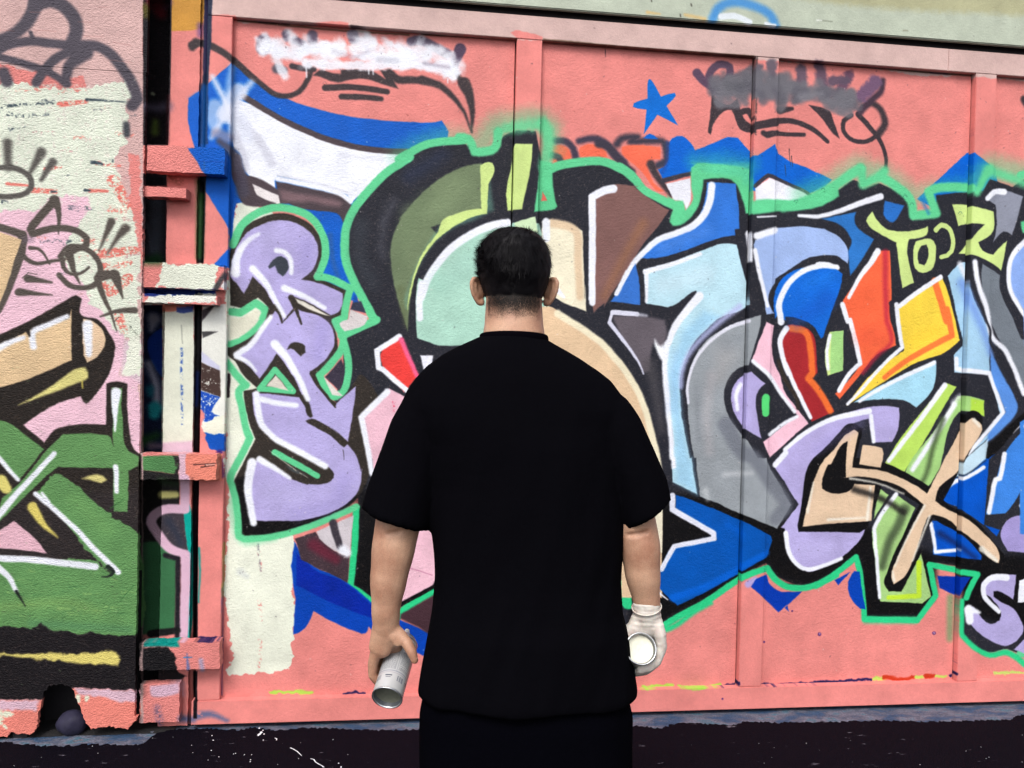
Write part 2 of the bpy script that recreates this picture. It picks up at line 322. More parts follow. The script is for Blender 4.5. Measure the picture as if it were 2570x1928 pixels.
    s(M1, "F 560,165 640,180 700,300! 860,285 910,230 920,120", 80, 84, 4, wob=2); s(M1, "F 930,110 1050,75 1200,60 1310,40", 90, 110, 12, a=.8, wob=3); s(M1, "F 1340,40 1380,110 1385,260 1350,440", 110, 110, 9, a=.85)
    f(M1, "F 1310,380! 1420,400! 1425,540! 1440,700 1465,810! 1440,835 1260,852! 1290,600!", soft=3); f((236,110,96), "F 1335,670! 1372,755! 1318,755!")
    s(M1, "F 1340,490 1500,425 1700,392 1900,392 2080,470 2212,580 G 200,250 300,320 420,460 560,540 720,620", 80, 78, 2.6)
    f(M1, "G 640,520! 720,565 790,570 812,652! 880,560 862,420 870,260 920,222! 1150,230 1350,260 1420,290 1440,560 1450,690! 1370,685! 1330,520 1290,430 1200,365 980,372! 960,500 915,650 800,775 700,800 665,765 705,640!", soft=3.5)
    f((92,205,160), "G 880,215! 1420,225! 1440,420! 1350,420! 1330,350! 960,300!", soft=10, a=.7)
    f(M1, "G 1440,690! 1440,575 1640,555 1850,560 2080,480 2212,385! 2230,530! 2000,640 1700,662 1500,688", soft=4)
    s(M1, "H -20,440 150,405 350,310 500,220 640,120 700,90", 100, 100, 6); s(M1, "H 700,90 725,230! 870,160 920,110", 100, 90, 8)
    s(M1, "H 890,160 1000,230 1150,360 1190,520! 1400,500! 1330,300! 1430,262 1730,262", 96, 92, 5); s((30,120,195), "H 1260,360 1330,500", 40, 30, 6, a=.6)
    s(M1, "H 1780,300 1860,140 1900,90", 80, 90, 8); s(M1, "H 1880,110 2000,140 2212,220", 110, 90, 12, a=.9)
    f(M1, "H 2180,580! 2260,560! 2260,700! 2200,680", soft=4)
    # mint below
    s(MG, "L 1450,460! 1440,760 1400,1190! 1500,1250 1640,1370", 62, 56, 2.4)
    s(MG, "L 1780,1520 1870,1430 2000,1330 2250,1190", 80, 66, 2.4); f(MG, "M 180,1150! 270,1130 322,1390! 250,1390 195,1300", soft=3)
    s(SBLK, "M 180,1230 270,1180", 30, 8, 4, a=.8)
    s(MG, "M 600,1560 720,1480 1000,1330 1330,1110 1568,1020! 1650,1130 1750,1190 1880,1205 2000,1180 2212,1080 N 280,1185 450,1080 660,915! 700,1100 735,1490! 1225,1500! 1395,1275! 1335,985! 1590,1035", 64, 60, 2.6)
    s(MG, "M 560,1600 700,1560 900,1420 1050,1340", 60, 40, 6); s(MG, "N 1640,1055 1785,1075! 1700,1230 1680,1290!", 62, 66, 3)
    s(MG, "N 1640,1320 1635,1600 O 1640,430 1780,560 1900,615 2060,590 2250,720", 50, 60, 4)
    s(MG, "N 750,1500 1200,1500", 70, 70, 8, a=.7)
    s((110,160,110), "N 1530,1290 1525,1600 O 1525,460", 70, 70, 9, a=.7)
    # ================= small lilac letters on the left
    f(BRB, "E 290,840 400,640 600,530 780,500 960,555 1075,650 1135,780 1135,920 1085,1030 1050,1085! 1200,1140 1375,1215! 1330,1440! 1235,1485! 1275,1640 I 1285,400 1265,540 1160,640 1085,710! 1200,900 1270,960! 1400,830 1500,700 1650,900! L 1600,0! 1560,200 1480,350 1300,500 900,680 600,717 390,717! 312,230! 430,0 I 520,1300! 440,1050 410,850! 540,830! 400,700 330,580 I 255,520 255,460! 440,350 560,200 620,60! 540,-10! 400,90! 290,60! E 280,1000!")
    f(DK, "L 330,200! 470,150! 530,560! 900,560! 1500,330! 1540,250 1480,350 1300,500 900,680 600,717 390,717!", soft=8)
    s(M1, "E 310,790 390,620 500,520 640,460 780,450 960,495 1080,590 1150,720 1168,880 1130,1010 1090,1088! 1200,1100 1400,1195! 1360,1330 1340,1470! 1260,1500! 1310,1600 I 1330,330 1325,450 1210,610 1115,705! 1190,860 1255,905 1340,840 1375,720 1375,560 1340,400", 70, 66, 2.4)
    s(M1, "I 1320,340! 1500,260 1645,195!", 76, 70, 2.4)
    s(M1, "I 300,120 380,130! 525,40! 605,95! 560,220 440,340 280,420", 70, 60, 2.6); f((228,226,206), "I 290,180! 420,165 520,95! 575,125! 520,240 400,340 275,395!", soft=3)
    s(M1, "I 250,590 330,690 400,770 435,800! 370,850 395,1000 430,1180 470,1290! 400,1430 290,1640 L 285,210! 340,400 365,720! 420,748! 700,722 1000,640 1300,520 1450,450!", 66, 58, 3)
    s(MINT, "L 300,400 350,700 430,780 700,745", 60, 40, 10, a=.5)
    s((45,35,40), "I 268,710 268,900", 36, 30, 2)
    f((228,222,210), "E 885,1290! 1000,1335 1210,1450! 1100,1420 910,1330!"); 
    f((214,206,206), "E 1395,1390! 1560,1450! 1530,1530 1350,1592! 1300,1515 1380,1482!"); f((52,56,76), "E 1420,1320! 1500,1310! 1545,1420! 1395,1392!")
    f((20,80,170), "E 1440,1250! 1475,1320! 1420,1325!")
    f((222,216,210), "I 1160,725! 1330,900! 1230,890!"); f((56,50,66), "I 1165,725! 1310,560! 1345,700 1300,850!")
    f(PUR, "E 330,855 420,700 560,612 740,562 900,590 1030,680 1095,800 1090,920 1050,1020 948,1112! 1150,1160 1325,1240! 1305,1390 1220,1445! 1050,1345 835,1260! 880,1400 950,1525! I 930,230! 880,80! 780,200! E 770,1510! 700,1370 600,1200 500,1082! 412,1245! 340,1150 290,1085 300,980")
    f((58,64,74), "E 640,990! 690,925 760,897 820,950 822,1020 772,1085 725,1050 700,985 650,1008!")
    f(PUR, "I 330,518! 500,400 620,230 700,112! 780,215! 900,90! 950,112 1100,152 1220,250 1255,400 1200,520 1120,610 1025,670! 1090,800 1200,945 1262,1000! 1270,965! 1390,860 1448,808! 1425,1050 1378,1322! 1200,1175 1060,1120! 1045,1070! 960,900 860,700 720,505! 630,640 555,742! 480,650 400,580")
    f(BRB, "I 815,470! 850,410 920,400 985,440 982,500 940,532! 885,475 850,455")
    s(BRB, "E 700,1360 740,1420 768,1510", 40, 16, 2); s(BRB, "E 850,1280 900,1400 948,1525", 50, 16, 2); s(BRB, "I 1040,690 1100,800 1180,900 1262,1000", 36, 16, 2)
    f(PUR, "I 495,868! 700,885 930,912! 985,1010 1000,1080 1050,1090 1200,1170 1330,1300 1450,1450 1500,1600 L 1505,100 1490,260 1390,400 1200,510 950,575 700,582 520,575! 430,350 460,150 545,0! 640,60 760,140 850,190 960,232 1100,245 1220,210 1252,150 1180,70! 1060,0! I 1180,1560! 900,1420 700,1310 570,1200 510,1050")
    f(BRB, "I 985,1130 1040,1108 1150,1150 1300,1260 1375,1345 1340,1375 1200,1255 1080,1190", soft=2)
    s(BRB, "I 960,910 1000,980 1030,1080", 50, 36, 3)
    s(BRB, "L 620,-30 760,90 900,190 1000,232", 30, 30, 2)
    s(M1, "I 560,835! 700,655! 870,855! 560,832!", 52, 52, 2); f((226,218,206), "I 620,805! 705,710! 825,850!")
    s(M1, "I 700,1420 900,1530 1090,1640", 56, 50, 2); f((214,210,196), "I 650,1400! 780,1500! 1000,1659! 900,1600!"); f((70,74,76), "I 800,1540! 950,1600! 980,1640! 860,1600!", dry=.4)
    for t,w,w2 in (("E 335,1050 350,910 430,770 550,690",84,30),("E 715,845 790,860 845,940 848,1050",46,36),("E 500,1010 600,1130 700,1300 785,1450",62,36),("E 790,1190 950,1260 1160,1375",60,36),
                   ("I 345,515 470,430 580,280 660,170",56,40),("I 350,535 450,590 525,670",50,20),("I 700,420 800,530 880,660 950,790 1005,930",74,44),
                   ("I 530,880 550,1050 580,1170 700,1290 900,1400 1165,1550",56,56),("I 580,930 700,960 900,985",50,44),("L 490,40 455,200 460,380 505,600",80,60),("L 560,10 700,90 840,185",60,30)):
        s(WHT, t, w, w2, 3.6)
    s(BRB, "I 1330,1400 1342,1490", 6, 3, 1)
    # ================= dark-outlined giant letters, fills
    f((114,130,98), "F 770,405! 600,440 400,535 200,700 0,925 E 1860,540 1780,760 1775,1000 1830,1250 1925,1592! 1960,1250 2040,950 2212,700! F 300,1000! 700,850! 830,790!", soft=3)
    s((130,150,112), "E 1950,500 1880,900", 160, 80, 22, a=.4); s((96,104,70), "E 1860,1200 1910,1540", 60, 30, 10, a=.5)
    f((112,170,150), "F 850,560! 880,840! 700,930 500,1010 300,1180 120,1500 60,1659! E 1920,1380! 1950,1150 2080,850! F 400,960! 780,850!", soft=8, a=.5)
    f(LEM, "F 758,425! 800,400 870,402 888,480 852,570! 835,600! 818,872! 690,902 500,1000 330,1140 210,1320 140,1500 E 1945,1300 1925,1400! 1945,1220 1990,1050 2080,850 2212,670 F 400,935 600,850 772,822! 758,600", soft=2)
    f((172,214,196), "F 1300,960! 1060,955 800,1010 600,1120 400,1300 270,1500 E 2030,1100 2005,1400 2015,1650 I 2035,372! 2212,432! 2700,440! F 1500,1659!")
    s((190,225,210), "F 500,1400 900,1250", 200, 120, 30, a=.4)
    s(WHT, "F 1010,955 850,985 700,1050 500,1180 350,1350 260,1500 205,1659 E 2060,1150 2040,1300 2040,1470", 76, 60, 3)
    f((204,228,186), "F 1075,955! 1180,920 1270,895! 1282,1000! 1300,1050! 1080,1000!", soft=2)
    f(LEM, "F 1085,222! 1242,225! 1230,400 1190,600 1142,832! 1012,842! 1000,650 1050,400 1065,250", soft=2)
    f((240,232,206), "F 1330,940! 1400,930 1550,955 1700,1030! 1722,1659! J 250,60! 265,300! 30,212! F 1300,1659!")
    s((226,200,168), "F 1420,960 1560,985 1650,1050 1660,1300 1680,1640", 80, 70, 5); s(WHT, "F 1365,950 1370,1100", 74, 70, 3); s(WHT, "F 1480,1590 1530,1640", 50, 30, 3)
    f((228,196,160), "Z 1662,1500! 1660,1300 1655,1150 1639,1080 1617,1004 1590,950 1549,895 1508,852 1454,814 1400,780 1378,768! 1345,772! 1310,800! 1300,880! 1380,930 1470,1040 1530,1200 1555,1380 1560,1500!")
    f((60,120,200), "Z 1150,960! 1300,960 1420,1080 1470,1250! 1350,1300! 1280,1150 1180,1080!"); s(WHT, "Z 1165,985 1290,990 1390,1090 1440,1230", 14, 10)
    f(BLK, "J -60,150! 0,190! 30,215! 265,305! 300,400! 200,415! 0,295! -80,250!", soft=1)
    f((226,196,160), "M -500,-400! 400,-300! 500,0! 600,450! 600,870! 570,885! 300,700! -200,600!"); f((238,230,205), "M 490,500! 605,430! 600,870! 572,882! 520,650!")
    s((240,230,200), "J 0,320 200,445 400,590 560,770 700,970 790,1150 860,1400 920,1640 M 590,300", 66, 60, 4)
    f((128,92,88), "F 1830,720! 1900,650 2000,600 2212,620 G 340,440 500,560 665,655! 560,800 400,1000 250,1250 120,1440 60,1550! J 430,230 335,312! 320,240! 340,0!", soft=2.4)
    s((150,104,78), "G 420,780 250,1080 60,1450", 90, 60, 14, a=.7)
    s(WHT, "F 1990,640 1900,660 1795,715! 1795,900 1790,1659 J 318,0 320,220", 78, 60, 2.6)
    f((50,118,214), "G 1010,400! 1100,400 1275,412! 1300,600 1312,828! 1268,835! 1268,890! 1150,908 1000,958 800,1030 600,1090 390,1102! 500,980 650,900 800,830 920,740 990,560", soft=2)
    s(WHT, "G 1055,430 1040,560 980,700 880,800 720,870 560,930 430,1040 330,1150 230,1330 175,1430", 76, 44, 3)
    f((56,116,206), "G 345,1150! 380,1300 395,1532! 118,1500! 230,1350")
    s(WHT, "G 270,1230 175,1430", 40, 40, 3)
    f((188,224,238), "G 425,1205! 700,1130 1000,1015 1150,965 1290,975! 1340,1180 1400,1400! 1410,1530! 1290,1600! J 1500,360 1350,490 1250,600 1180,750 1135,900 1130,1100 1150,1300 1222,1659! M 870,0! 900,200 922,332! 690,222! 690,0! J 1060,1400! 1000,1000 1000,700 1100,450 1300,200! 1280,110! 1230,130 1130,210 1020,265! G 540,1535 450,1520!", soft=2)
    f((155,205,238), "J 1350,300! 1500,350! 1250,600 1180,750 1135,900 1130,1100 1150,1300 1222,1659! M 870,0! 922,332! 720,222! 720,0! J 1070,1300! 1040,900! 1150,500!", soft=14, a=.7)
    s((186,190,235), "J 1680,260 1450,440 1230,670 1150,860 1140,1000", 60, 36, 8, a=.8)
    s(WHT, "G 440,1225 700,1150 950,1060", 52, 36, 3); s(WHT, "G 452,1230 450,1500", 44, 26, 3)
    s(WHT, "J 1310,160 1190,300 1080,450 1020,600", 84, 60, 3); s(WHT, "J 1010,600 990,800 1010,1100 1040,1400 1060,1659 M 700,0 705,80", 60, 40, 4); s(WHT, "J 925,560 975,720", 86, 70, 5)
    f((100,92,100), "J 505,345! 740,342 990,380! 1010,520 960,620 900,560! 860,700 850,850! 790,868! 720,740 600,560", soft=6)
    s((84,80,84), "J 850,800 900,1000 960,1400", 120, 60, 16, a=.6)
    s((222,222,240), "J 505,312 620,318 735,325", 48, 44, 2); s((200,200,215), "J 740,328 820,340", 34, 24, 5, a=.8); s((222,222,240), "J 475,405 500,320", 30, 30, 2); s((218,218,238), "J 480,410 600,560 700,700 760,800 792,880", 42, 12, 2)
    # grey letter
    f((150,156,162), "J 1770,365! 1880,335! 1870,450 1820,620 1790,710 1765,800! 1650,840 1570,940 1540,1080 1580,1280 1700,1440 1755,1500! 1850,1659! M 1560,0! 1600,100 1790,430! 1665,650! 1500,590 950,352! 930,200 910,0! J 1260,1659! 1220,1400 1195,1100 1210,900 1280,700 1400,550 1600,430", soft=2)
    s((172,168,168), "J 1560,700 1500,900", 200, 120, 30, a=.5); s((186,180,184), "J 1420,900 1380,1250 1400,1600", 90, 70, 16, a=.5); s((128,134,142), "J 1560,620 1660,560", 140, 90, 22, a=.45); s((126,130,138), "J 1280,1000 1300,1500", 40, 30, 10, a=.5)
    s((112,116,128), "J 1550,1350 1700,1600 M 1450,0 1600,220 1740,430 1650,560", 150, 130, 10, a=.75); s((200,202,208), "M 1180,150 1420,140", 50, 40, 9, a=.6); s((196,200,204),"M 1000,300 1020,380",60,40,8,a=.6)
    s((222,222,236), "J 1770,390 1600,445 1430,560 1310,690 1240,830 1200,1000 1205,1150", 36, 26, 2.4)
    # lilac eye and mint dash
    f(PUR, "J 1790,862! 1922,972! 1850,1040 1830,1150 1850,1330 1880,1480! 1780,1420 1700,1350 1620,1220 1605,1080 1640,970 1720,890"); s(WHT, "J 1690,980 1650,1080 1660,1210", 44, 36, 4)
    s((88,215,120), "J 1925,1105 1922,1240", 82, 78, 2)
    f((162,186,235), "G 1455,935! 1650,822! 1900,805 2100,830 H 350,640 500,720 585,830 580,965! 480,895 350,888 200,920 100,980 G 1645,1290! 1640,1330 1595,1400 1580,1500 1630,1612! 1560,1622! 1530,1430 1470,1100 1440,980")
    s(WHT, "G 1470,895 1640,840", 70, 62, 4); s(WHT, "G 1395,880 1420,1120", 70, 30, 4); s(WHT, "G 1455,1030 1500,1250 1570,1540", 46, 36, 3)
    s(WHT, "H 130,520 300,530 500,480 700,405 885,345", 30, 66, 3); s(WHT, "G 1480,716 1650,710", 16, 14)
    f((45,118,198), "H 340,552! 500,520 660,488! 650,600 820,742! 700,950 605,1075! 590,850 620,750 520,620", soft=3); f((40,110,195), "H 925,385! 1100,432! 1000,582 920,520", soft=3)
    f((15,105,215), "G 1640,1659! 1635,1450 1700,1300 1850,1200 2100,1190 H 450,1000 530,1062! 510,1200 440,1380 352,1645! K 330,370! 250,245 100,175 0,170! J 2110,390! 2030,340!")
    s(WHT, "J 2065,400 2045,250 G 1690,1480 1770,1330 1900,1220 2080,1168 2212,1180 H 300,975 400,972 490,1005", 66, 40, 2.6)
    # tag word in lemon
    f(LEM, "H 810,480! 880,590 960,650 1080,668 1200,660 1322,620! 1310,702 1200,735 1152,740! 1130,850 1150,980 1195,1140! 1085,1192! 1060,1000 1032,770! 900,700 780,620 752,570")
    f(LEM, "H 1210,760! 1340,735 1395,800 1370,1000 1280,1052 1205,1010 1185,880"); f(BLK, "H 1265,800 1310,790 1330,880 1290,980 1240,965 1230,870", wob=1)
    s(LEM, "H 1395,655 1450,608 1520,640 1555,740 1540,850 1500,890 1445,905", 50, 44, 1.6)
    f(LEM, "H 1548,420! 1700,422 1930,482! 1925,670 1790,765! 1830,840 1932,880! 2000,800 2057,757! 2000,1032! 1900,950 1740,882 1608,872! 1720,740 1850,600! 1740,590 1602,618!")
    f((142,146,162), "H 1865,370! 1960,270 2060,290 2205,342! 2150,550 2102,700! 2020,672 1930,765! 1960,600 1950,425!", soft=2.4); s(WHT, "H 1875,362 1940,300 2030,300", 50, 60, 3)
    # orange and yellow arrows
    f((246,104,66), "H 880,842! 970,845! 980,1000 985,1300! 960,1325! 980,1500 K 1010,300 1030,432! 850,520 700,700 505,930! 465,882! 600,740 705,600! 680,450 600,250 520,60! H 540,1300! 700,1080 830,940")
    s((190,40,66), "H 930,860 930,1200 945,1500 K 960,250 985,400 850,530 720,690", 60, 30, 7, a=.75)
    s(WHT, "H 860,850 800,950 700,1080 590,1280", 66, 36, 2.6); s(WHT, "H 530,1345 580,1500 K 600,200 660,420 695,600! 600,690 500,850", 50, 44, 2.4)
    f((250,214,72), "H 1450,1090! 1500,1200 1560,1420 1612,1659 K 1620,380! 1560,440 1440,522! 1200,600 900,780 570,990! 800,700 1100,480! 1050,200 1010,60! H 1040,1362! 1200,1230")
    s((248,122,60), "H 1385,1130 1440,1300 1500,1500 K 1500,100 1545,340! 1300,470 1100,590 920,730", 78, 50, 3)
    s(WHT, "H 1440,1090 1200,1250 1060,1360", 50, 46, 2.4); s(WHT, "H 1030,1345 1060,1600 K 1085,450! 900,620 700,850 580,975", 46, 30, 2.4)
    # pale blue runs at right
    f((168,208,236), "H 1508,1080! 1620,960 1700,950! 1720,1200 1850,1500 K 1900,280! 1895,680 1960,900 2030,1050 2000,1150 1870,1300 1680,1450! 1880,1250! 1990,1060! 1890,700! 1568,682! 1560,520! 1660,420! 1600,200 1560,0! H 1560,1300")
    f((90,145,225), "K 1900,480! 2000,680 2120,900 2150,1040 2000,1220 1860,1340! 1880,1250! 2040,1050! 1900,700!", soft=4)
    s((120,158,230), "H 1640,1150 1780,1450 K 1850,330 1900,500", 110, 60, 14, a=.8)
    s(WHT, "K 1585,560 1590,650! 1890,690! 1950,860 2020,1050! 1870,1230 1700,1430", 48, 40, 3); s(WHT, "H 1620,970 1690,1130", 60, 36, 6, a=.8)
    f((118,126,136), "H 1830,965! 1990,1072! 2000,1250 2100,1450 2185,1659 K 2212,380! 2260,800! 2212,850! 2100,600 1920,250 H 1850,1300 1820,1100", soft=2.4)
    s(WHT, "H 1760,950 1790,1150 1870,1400 1915,1640 K 2050,500 2212,880", 56, 50, 4)
    s(BLK, "H 1740,1180 1850,1450 1900,1590 K 1900,400 2000,600 2120,850 2190,1000", 22, 34, 3)
    f((140,172,235), "H 2260,730! 2130,880 2090,1000 2100,1200 2260,1460!"); s(WHT, "H 2240,740 2120,870 2075,1000 2085,1200 2160,1350 2240,1470 K 2240,160", 56, 40, 3)
    f((62,132,222), "K 2260,1120! 2212,1200 2040,1420 1960,1659! N 1860,522! 2040,512! 2130,400 2260,140!"); s(WHT, "K 2030,1440 1990,1659 N 1950,200 1890,500", 52, 52, 3); s(WHT,"K 2240,1090 2110,1240",60,10,3)
    s(DK, "K 1880,1420 1980,1330 2100,1200 2260,1050", 130, 60, 3)
    s(WHT, "N 2240,350 2180,440", 30, 30, 3); s(DK,"N 2260,60 2200,110",70,60,2)
    f((0,84,196), "N 1420,382! 1560,180! 1650,80 1850,0 K 1900,1480! 1940,1440! N 1890,0! 1842,622! 1640,480")
    f((196,222,238), "K 1680,1470! 1880,1300! 1860,1480! N 1700,150! 1560,180! 1600,60!", soft=3); s(WHT, "N 1435,350 1550,230 1700,170 1840,85", 46, 40, 3); s((40,50,70), "N 1500,200 1680,150 1860,20", 16, 10, 3)
    f((166,154,212), "N 2260,530! 2120,540 2035,600 1998,720 2062,862! 2260,880!"); f((0,80,190), "N 1850,622! 1992,662! 1965,722!")
    f((0,80,192), "N 1365,578! 1450,590 1620,700 1822,880! 1815,942! 1370,890!"); s(WHT, "N 1350,605 1375,740 1392,868! 1500,858 1620,852", 42, 34, 3); s((20,36,90), "N 1430,700 1600,800 1760,920", 60, 40, 10, a=.8)
    # big lilac C, red S, pink
    f(PUR, "K 1060,1005! 1052,1180 992,1322! 820,1332! 770,1112! 600,1170 450,1300 330,1480 270,1659 N 230,250 150,640! 740,660! 700,750 550,900 400,990 220,1050 100,980 20,850 0,650 M 1700,640! 1862,430! 1700,180 1620,50! K 0,1400! 150,1250 400,1120 700,1020 900,990")
    s(WHT, "K 0,1395 200,1235 450,1110 780,1040", 40, 56, 2.6); s(WHT, "K 795,1085 822,1320", 44, 40, 3); s(WHT, "N 10,690 40,870 130,1000 220,1030 400,980 520,930", 50, 36, 2.6); s(WHT, "M 1645,60 1740,-50", 56, 56, 3)
    f((166,40,46), "K 30,240! 150,255 240,300 280,400 300,690! 235,735! 350,870 460,1040! 245,1140! 130,880 0,620 J 2080,640 2080,520 2120,445!")
    s((238,112,52), "K 60,275 190,310 235,450 255,690! 215,735! 330,880 420,1035", 66, 66, 4)
    s(WHT, "J 2115,460 2060,560 2080,720 2140,880 K 0,590 100,820 235,1100", 58, 40, 2.6)
    f((246,196,214), "J 1930,402! 1997,432! 1990,740 2060,900 K 0,860 100,1000 218,1155! 100,1250 0,1345! J 1960,1652! 1898,1512! 2212,1260! 1960,900! 1790,762!")
    s(WHT, "J 1805,762 1950,890 2050,1040 2190,1230", 40, 36, 3); s(WHT, "J 2212,1275 2090,1340 1960,1440", 36, 36, 3)
    s(BRB, "J 2040,760 2110,940 2212,1110 K 120,1010", 40, 40, 3)
    f(LEM, "K 410,310! 542,295! 537,660! 395,712! 370,500"); f((160,208,130), "K 430,310! 542,297! 537,660! 420,700!", soft=2); s(WHT, "K 415,340 390,480 400,650", 36, 30, 3)
    f((165,214,236), "K 1395,572! 1375,820 1215,1008! 1100,940 900,930 640,960! 850,820"); s(WHT, "K 1380,592 1100,720 850,850 690,950", 44, 30, 3)
    # lime bars
    f((186,222,100), "K 1495,780! 1588,815! 1500,950 1300,1300 1092,1622! 915,1542! 1100,1250"); s(WHT, "K 1480,800 1250,1120 960,1500", 56, 44, 3)
    f((162,206,126), "K 1600,900! 1700,900 1840,940! 1845,1087! 1700,1040 1610,1050 1520,1200 1460,1450 1400,1659 N 1292,280! 1100,162! 1180,0 K 1400,1200"); f((184,222,52),"K 1720,920! 1840,945! 1845,1085! 1720,1040!",soft=4,a=.7)
    s(WHT, "K 1570,980 1400,1250 1180,1580", 56, 50, 5); s((72,90,58), "K 1460,1120 1380,1350 1310,1620 N 1270,220", 60, 40, 9, a=.85); s(WHT,"K 1560,960 1620,900",50,40,8,a=.7)
    f((166,206,130), "N 1040,340! 1202,462! 1100,700 1000,900 930,1150 960,1232! 1080,1232! 1200,1000 1260,885! 1352,1282! 1272,1345! 880,1327! 850,1100 803,680! 900,500")
    f((166,206,130), "N 870,278! 962,340! 822,562! 850,400"); s((70,84,60), "N 1110,470 1050,620 970,760 900,1000", 100, 80, 10, a=.85); s(WHT, "N 1030,335 900,510 825,650! 850,950 875,1290", 46, 34, 3)
    s((192,226,56), "N 1240,970 1240,1275! 960,1290", 56, 46, 3)
    # beige X with arm
    for t in ("K 1740,1130 1620,1400 N 1360,400 1180,730 1000,1140","N 560,80 900,140 1250,320 1480,520 1700,640 1960,940","K 620,1250 430,1450 N 290,120 230,500"): s(DK, t, 210, 190, 2)
    f(DK, "N 118,620! 180,300! 330,0! K 480,1280! 620,1180! 720,1200! 640,1560! N 900,60! 900,240! 850,400! 760,640! 690,690! 130,680!", soft=2)
    f((226,196,166), "K 1730,1102! 1822,1170 1810,1250 1700,1420 1600,1600 N 1430,270 1390,392! 1500,470 1700,570 1830,690 1930,780 1990,900 1980,972! 1880,920 1810,820 1650,690 1500,560 1375,522! 1320,550 1200,900 1120,1080 1010,1167! 985,1080 1050,900 1285,432! 1100,285 900,205 700,172 540,188! 560,85! 620,90 900,120 1150,220 1318,325! 1480,0! K 1550,1350 1640,1180")
    f((226,196,166), "K 640,1210! 682,1240! 650,1400 620,1570! N 540,185! 560,0! K 582,1320! 520,1370 430,1550 N 350,200 345,280 450,328 600,302 640,240! 832,250! 800,578! 165,632! 240,300 330,60 K 450,1400 550,1270"); f((226,196,166), "K 722,1350! 900,1385 912,1440 882,1567! 688,1532!")
    f(DK, "K 575,1320! 560,1659! N 545,180! 620,215! 590,300 480,328 350,285! 345,200! 400,60 K 430,1530 510,1370")
    for t,w in (("N 210,500 262,230",26),("N 765,560 790,270",34),("N 400,572 740,550",26),("N 1010,1130 1000,1050",30),("N 1340,540 1180,950",26),("N 1820,840 1960,950",60),("N 600,190 850,230 1100,330",22),("K 1750,1120 1800,1180",40),("N 1290,440 1100,800 1020,1000",24)): s((240,236,224), t, w, w*.6, 4, a=.85)
    s((30,28,28), "N 640,290 900,380 1100,500", 60, 60, 8, a=.85)
    for c,t,w,a in (((150,140,205),"E 1000,800 980,1000",120,.35),((196,188,235),"E 560,760 700,700",140,.4),((150,140,205),"I 1150,260 1100,520",120,.35),((150,140,205),"L 1350,200 1250,420 900,520",120,.3),((196,188,235),"L 650,300 900,350",160,.35),
        ((96,112,84),"E 1850,1000 1900,700 2100,350",120,.35),((140,160,120),"F 300,900 600,600",140,.3),((40,60,110),"F 100,520 400,330",120,.25),((60,66,74),"E 1500,600 1480,900 1600,1150",120,.5),((120,120,130),"E 1800,390 1720,560 1690,700",16,.5),((120,120,130),"E 1690,780 1700,900",14,.4),
        ((150,200,184),"F 400,1500 800,1250 1000,1180",220,.3),((110,150,225),"G 600,1000 1000,850",90,.3),((20,80,190),"H 100,1500 400,1300",160,.35),((40,130,225),"H 200,1150 420,1080",80,.3),((225,80,60),"K 700,350 900,350",160,.25),((240,196,50),"K 1200,400 1400,300",140,.3),
        ((150,140,205),"K 300,1400 700,1150",90,.3),((196,188,235),"N 150,850 400,850",140,.3),((60,110,190),"M 900,900 1300,800",260,.25),((10,60,150),"M 1000,1050 1350,900",120,.3),((130,170,220),"J 1080,700 1060,1200",60,.35),((210,232,244),"G 600,1350 1000,1250",160,.4)):
        s(c, t, w, w, 22, a=a, wob=3)
    # bits left of the figure
    f((232,64,60), "I 1862,360! 2032,702! 1900,862! 1688,622! 1690,480"); s(WHT, "I 1850,352! 1645,480! 1655,640! 1700,660! 1930,850", 52, 46, 2.4); s((244,96,140), "I 1870,380 2015,710", 44, 40, 4)
    f((238,190,206), "I 1760,830! 1900,900! 2400,1000! 2600,1659! L 2160,1180! 1870,1345! 1700,600 1600,0! I 1590,1560 1485,1105!"); s(WHT, "I 1740,860 1500,1095! 1560,1400 1600,1620", 58, 46, 3)
    s((232,90,120), "I 1800,960 1800,1050", 30, 16, 3, dry=.5); s((190,120,150), "L 1950,1020 2160,1080", 8, 6, 2)
    f((232,232,244), "I 2050,520! 2170,525! 2150,645! 2080,655!")
    s(DK, "L 1850,1362 2180,1185", 40, 36, 2)
    # low blues and plum left of the legs
    f((2,66,178), "L 880,770! 1000,960 1370,1150 1620,1360! 1850,1490! 2300,1700! Q 2300,700! 2060,612! 1800,500 1600,380 1570,350! 1540,412 1500,417 1200,285 1055,205! 1010,320 950,390 872,422! 880,300! L 890,1300! 850,1000!")
    f((2,38,158), "L 900,880! 1100,1050 1350,1150 1600,1370! 1600,1480! 1300,1370 900,1180!", soft=2)
    f((66,50,58), "L 888,742! 1070,682! 1250,860 1392,900! 1372,1150! 1100,1020 940,940!", soft=2); s((112,32,54), "L 1060,800 1260,940", 110, 80, 10, a=.7)
    f((208,200,206), "L 1080,682! 1425,530! 1392,900! 1250,860 1110,745!"); s((58,52,62), "L 1240,600 1300,820", 70, 60, 3); s(WHT, "L 1330,850 1370,880", 90, 70, 7)
    f((70,46,54), "L 2300,1220! 2180,1260! 1870,1440! 1860,1480! 2050,1580! 2300,1750!", soft=4)
    # dark blue arrow right of the figure
    f((0,84,178), "M 720,340! 900,400 1350,590 1600,720! 1615,760! 1562,920! 1350,1040 1000,1240 740,1362! 570,1210! 575,1060 700,830 1060,760! 1105,752! 1050,680 720,462!")
    s((0,98,214), "M 700,1290 1000,1190 1350,1000 1560,880", 76, 56, 6, a=.8); s((0,98,214), "M 1200,620 1340,700", 60, 40, 10, a=.5)
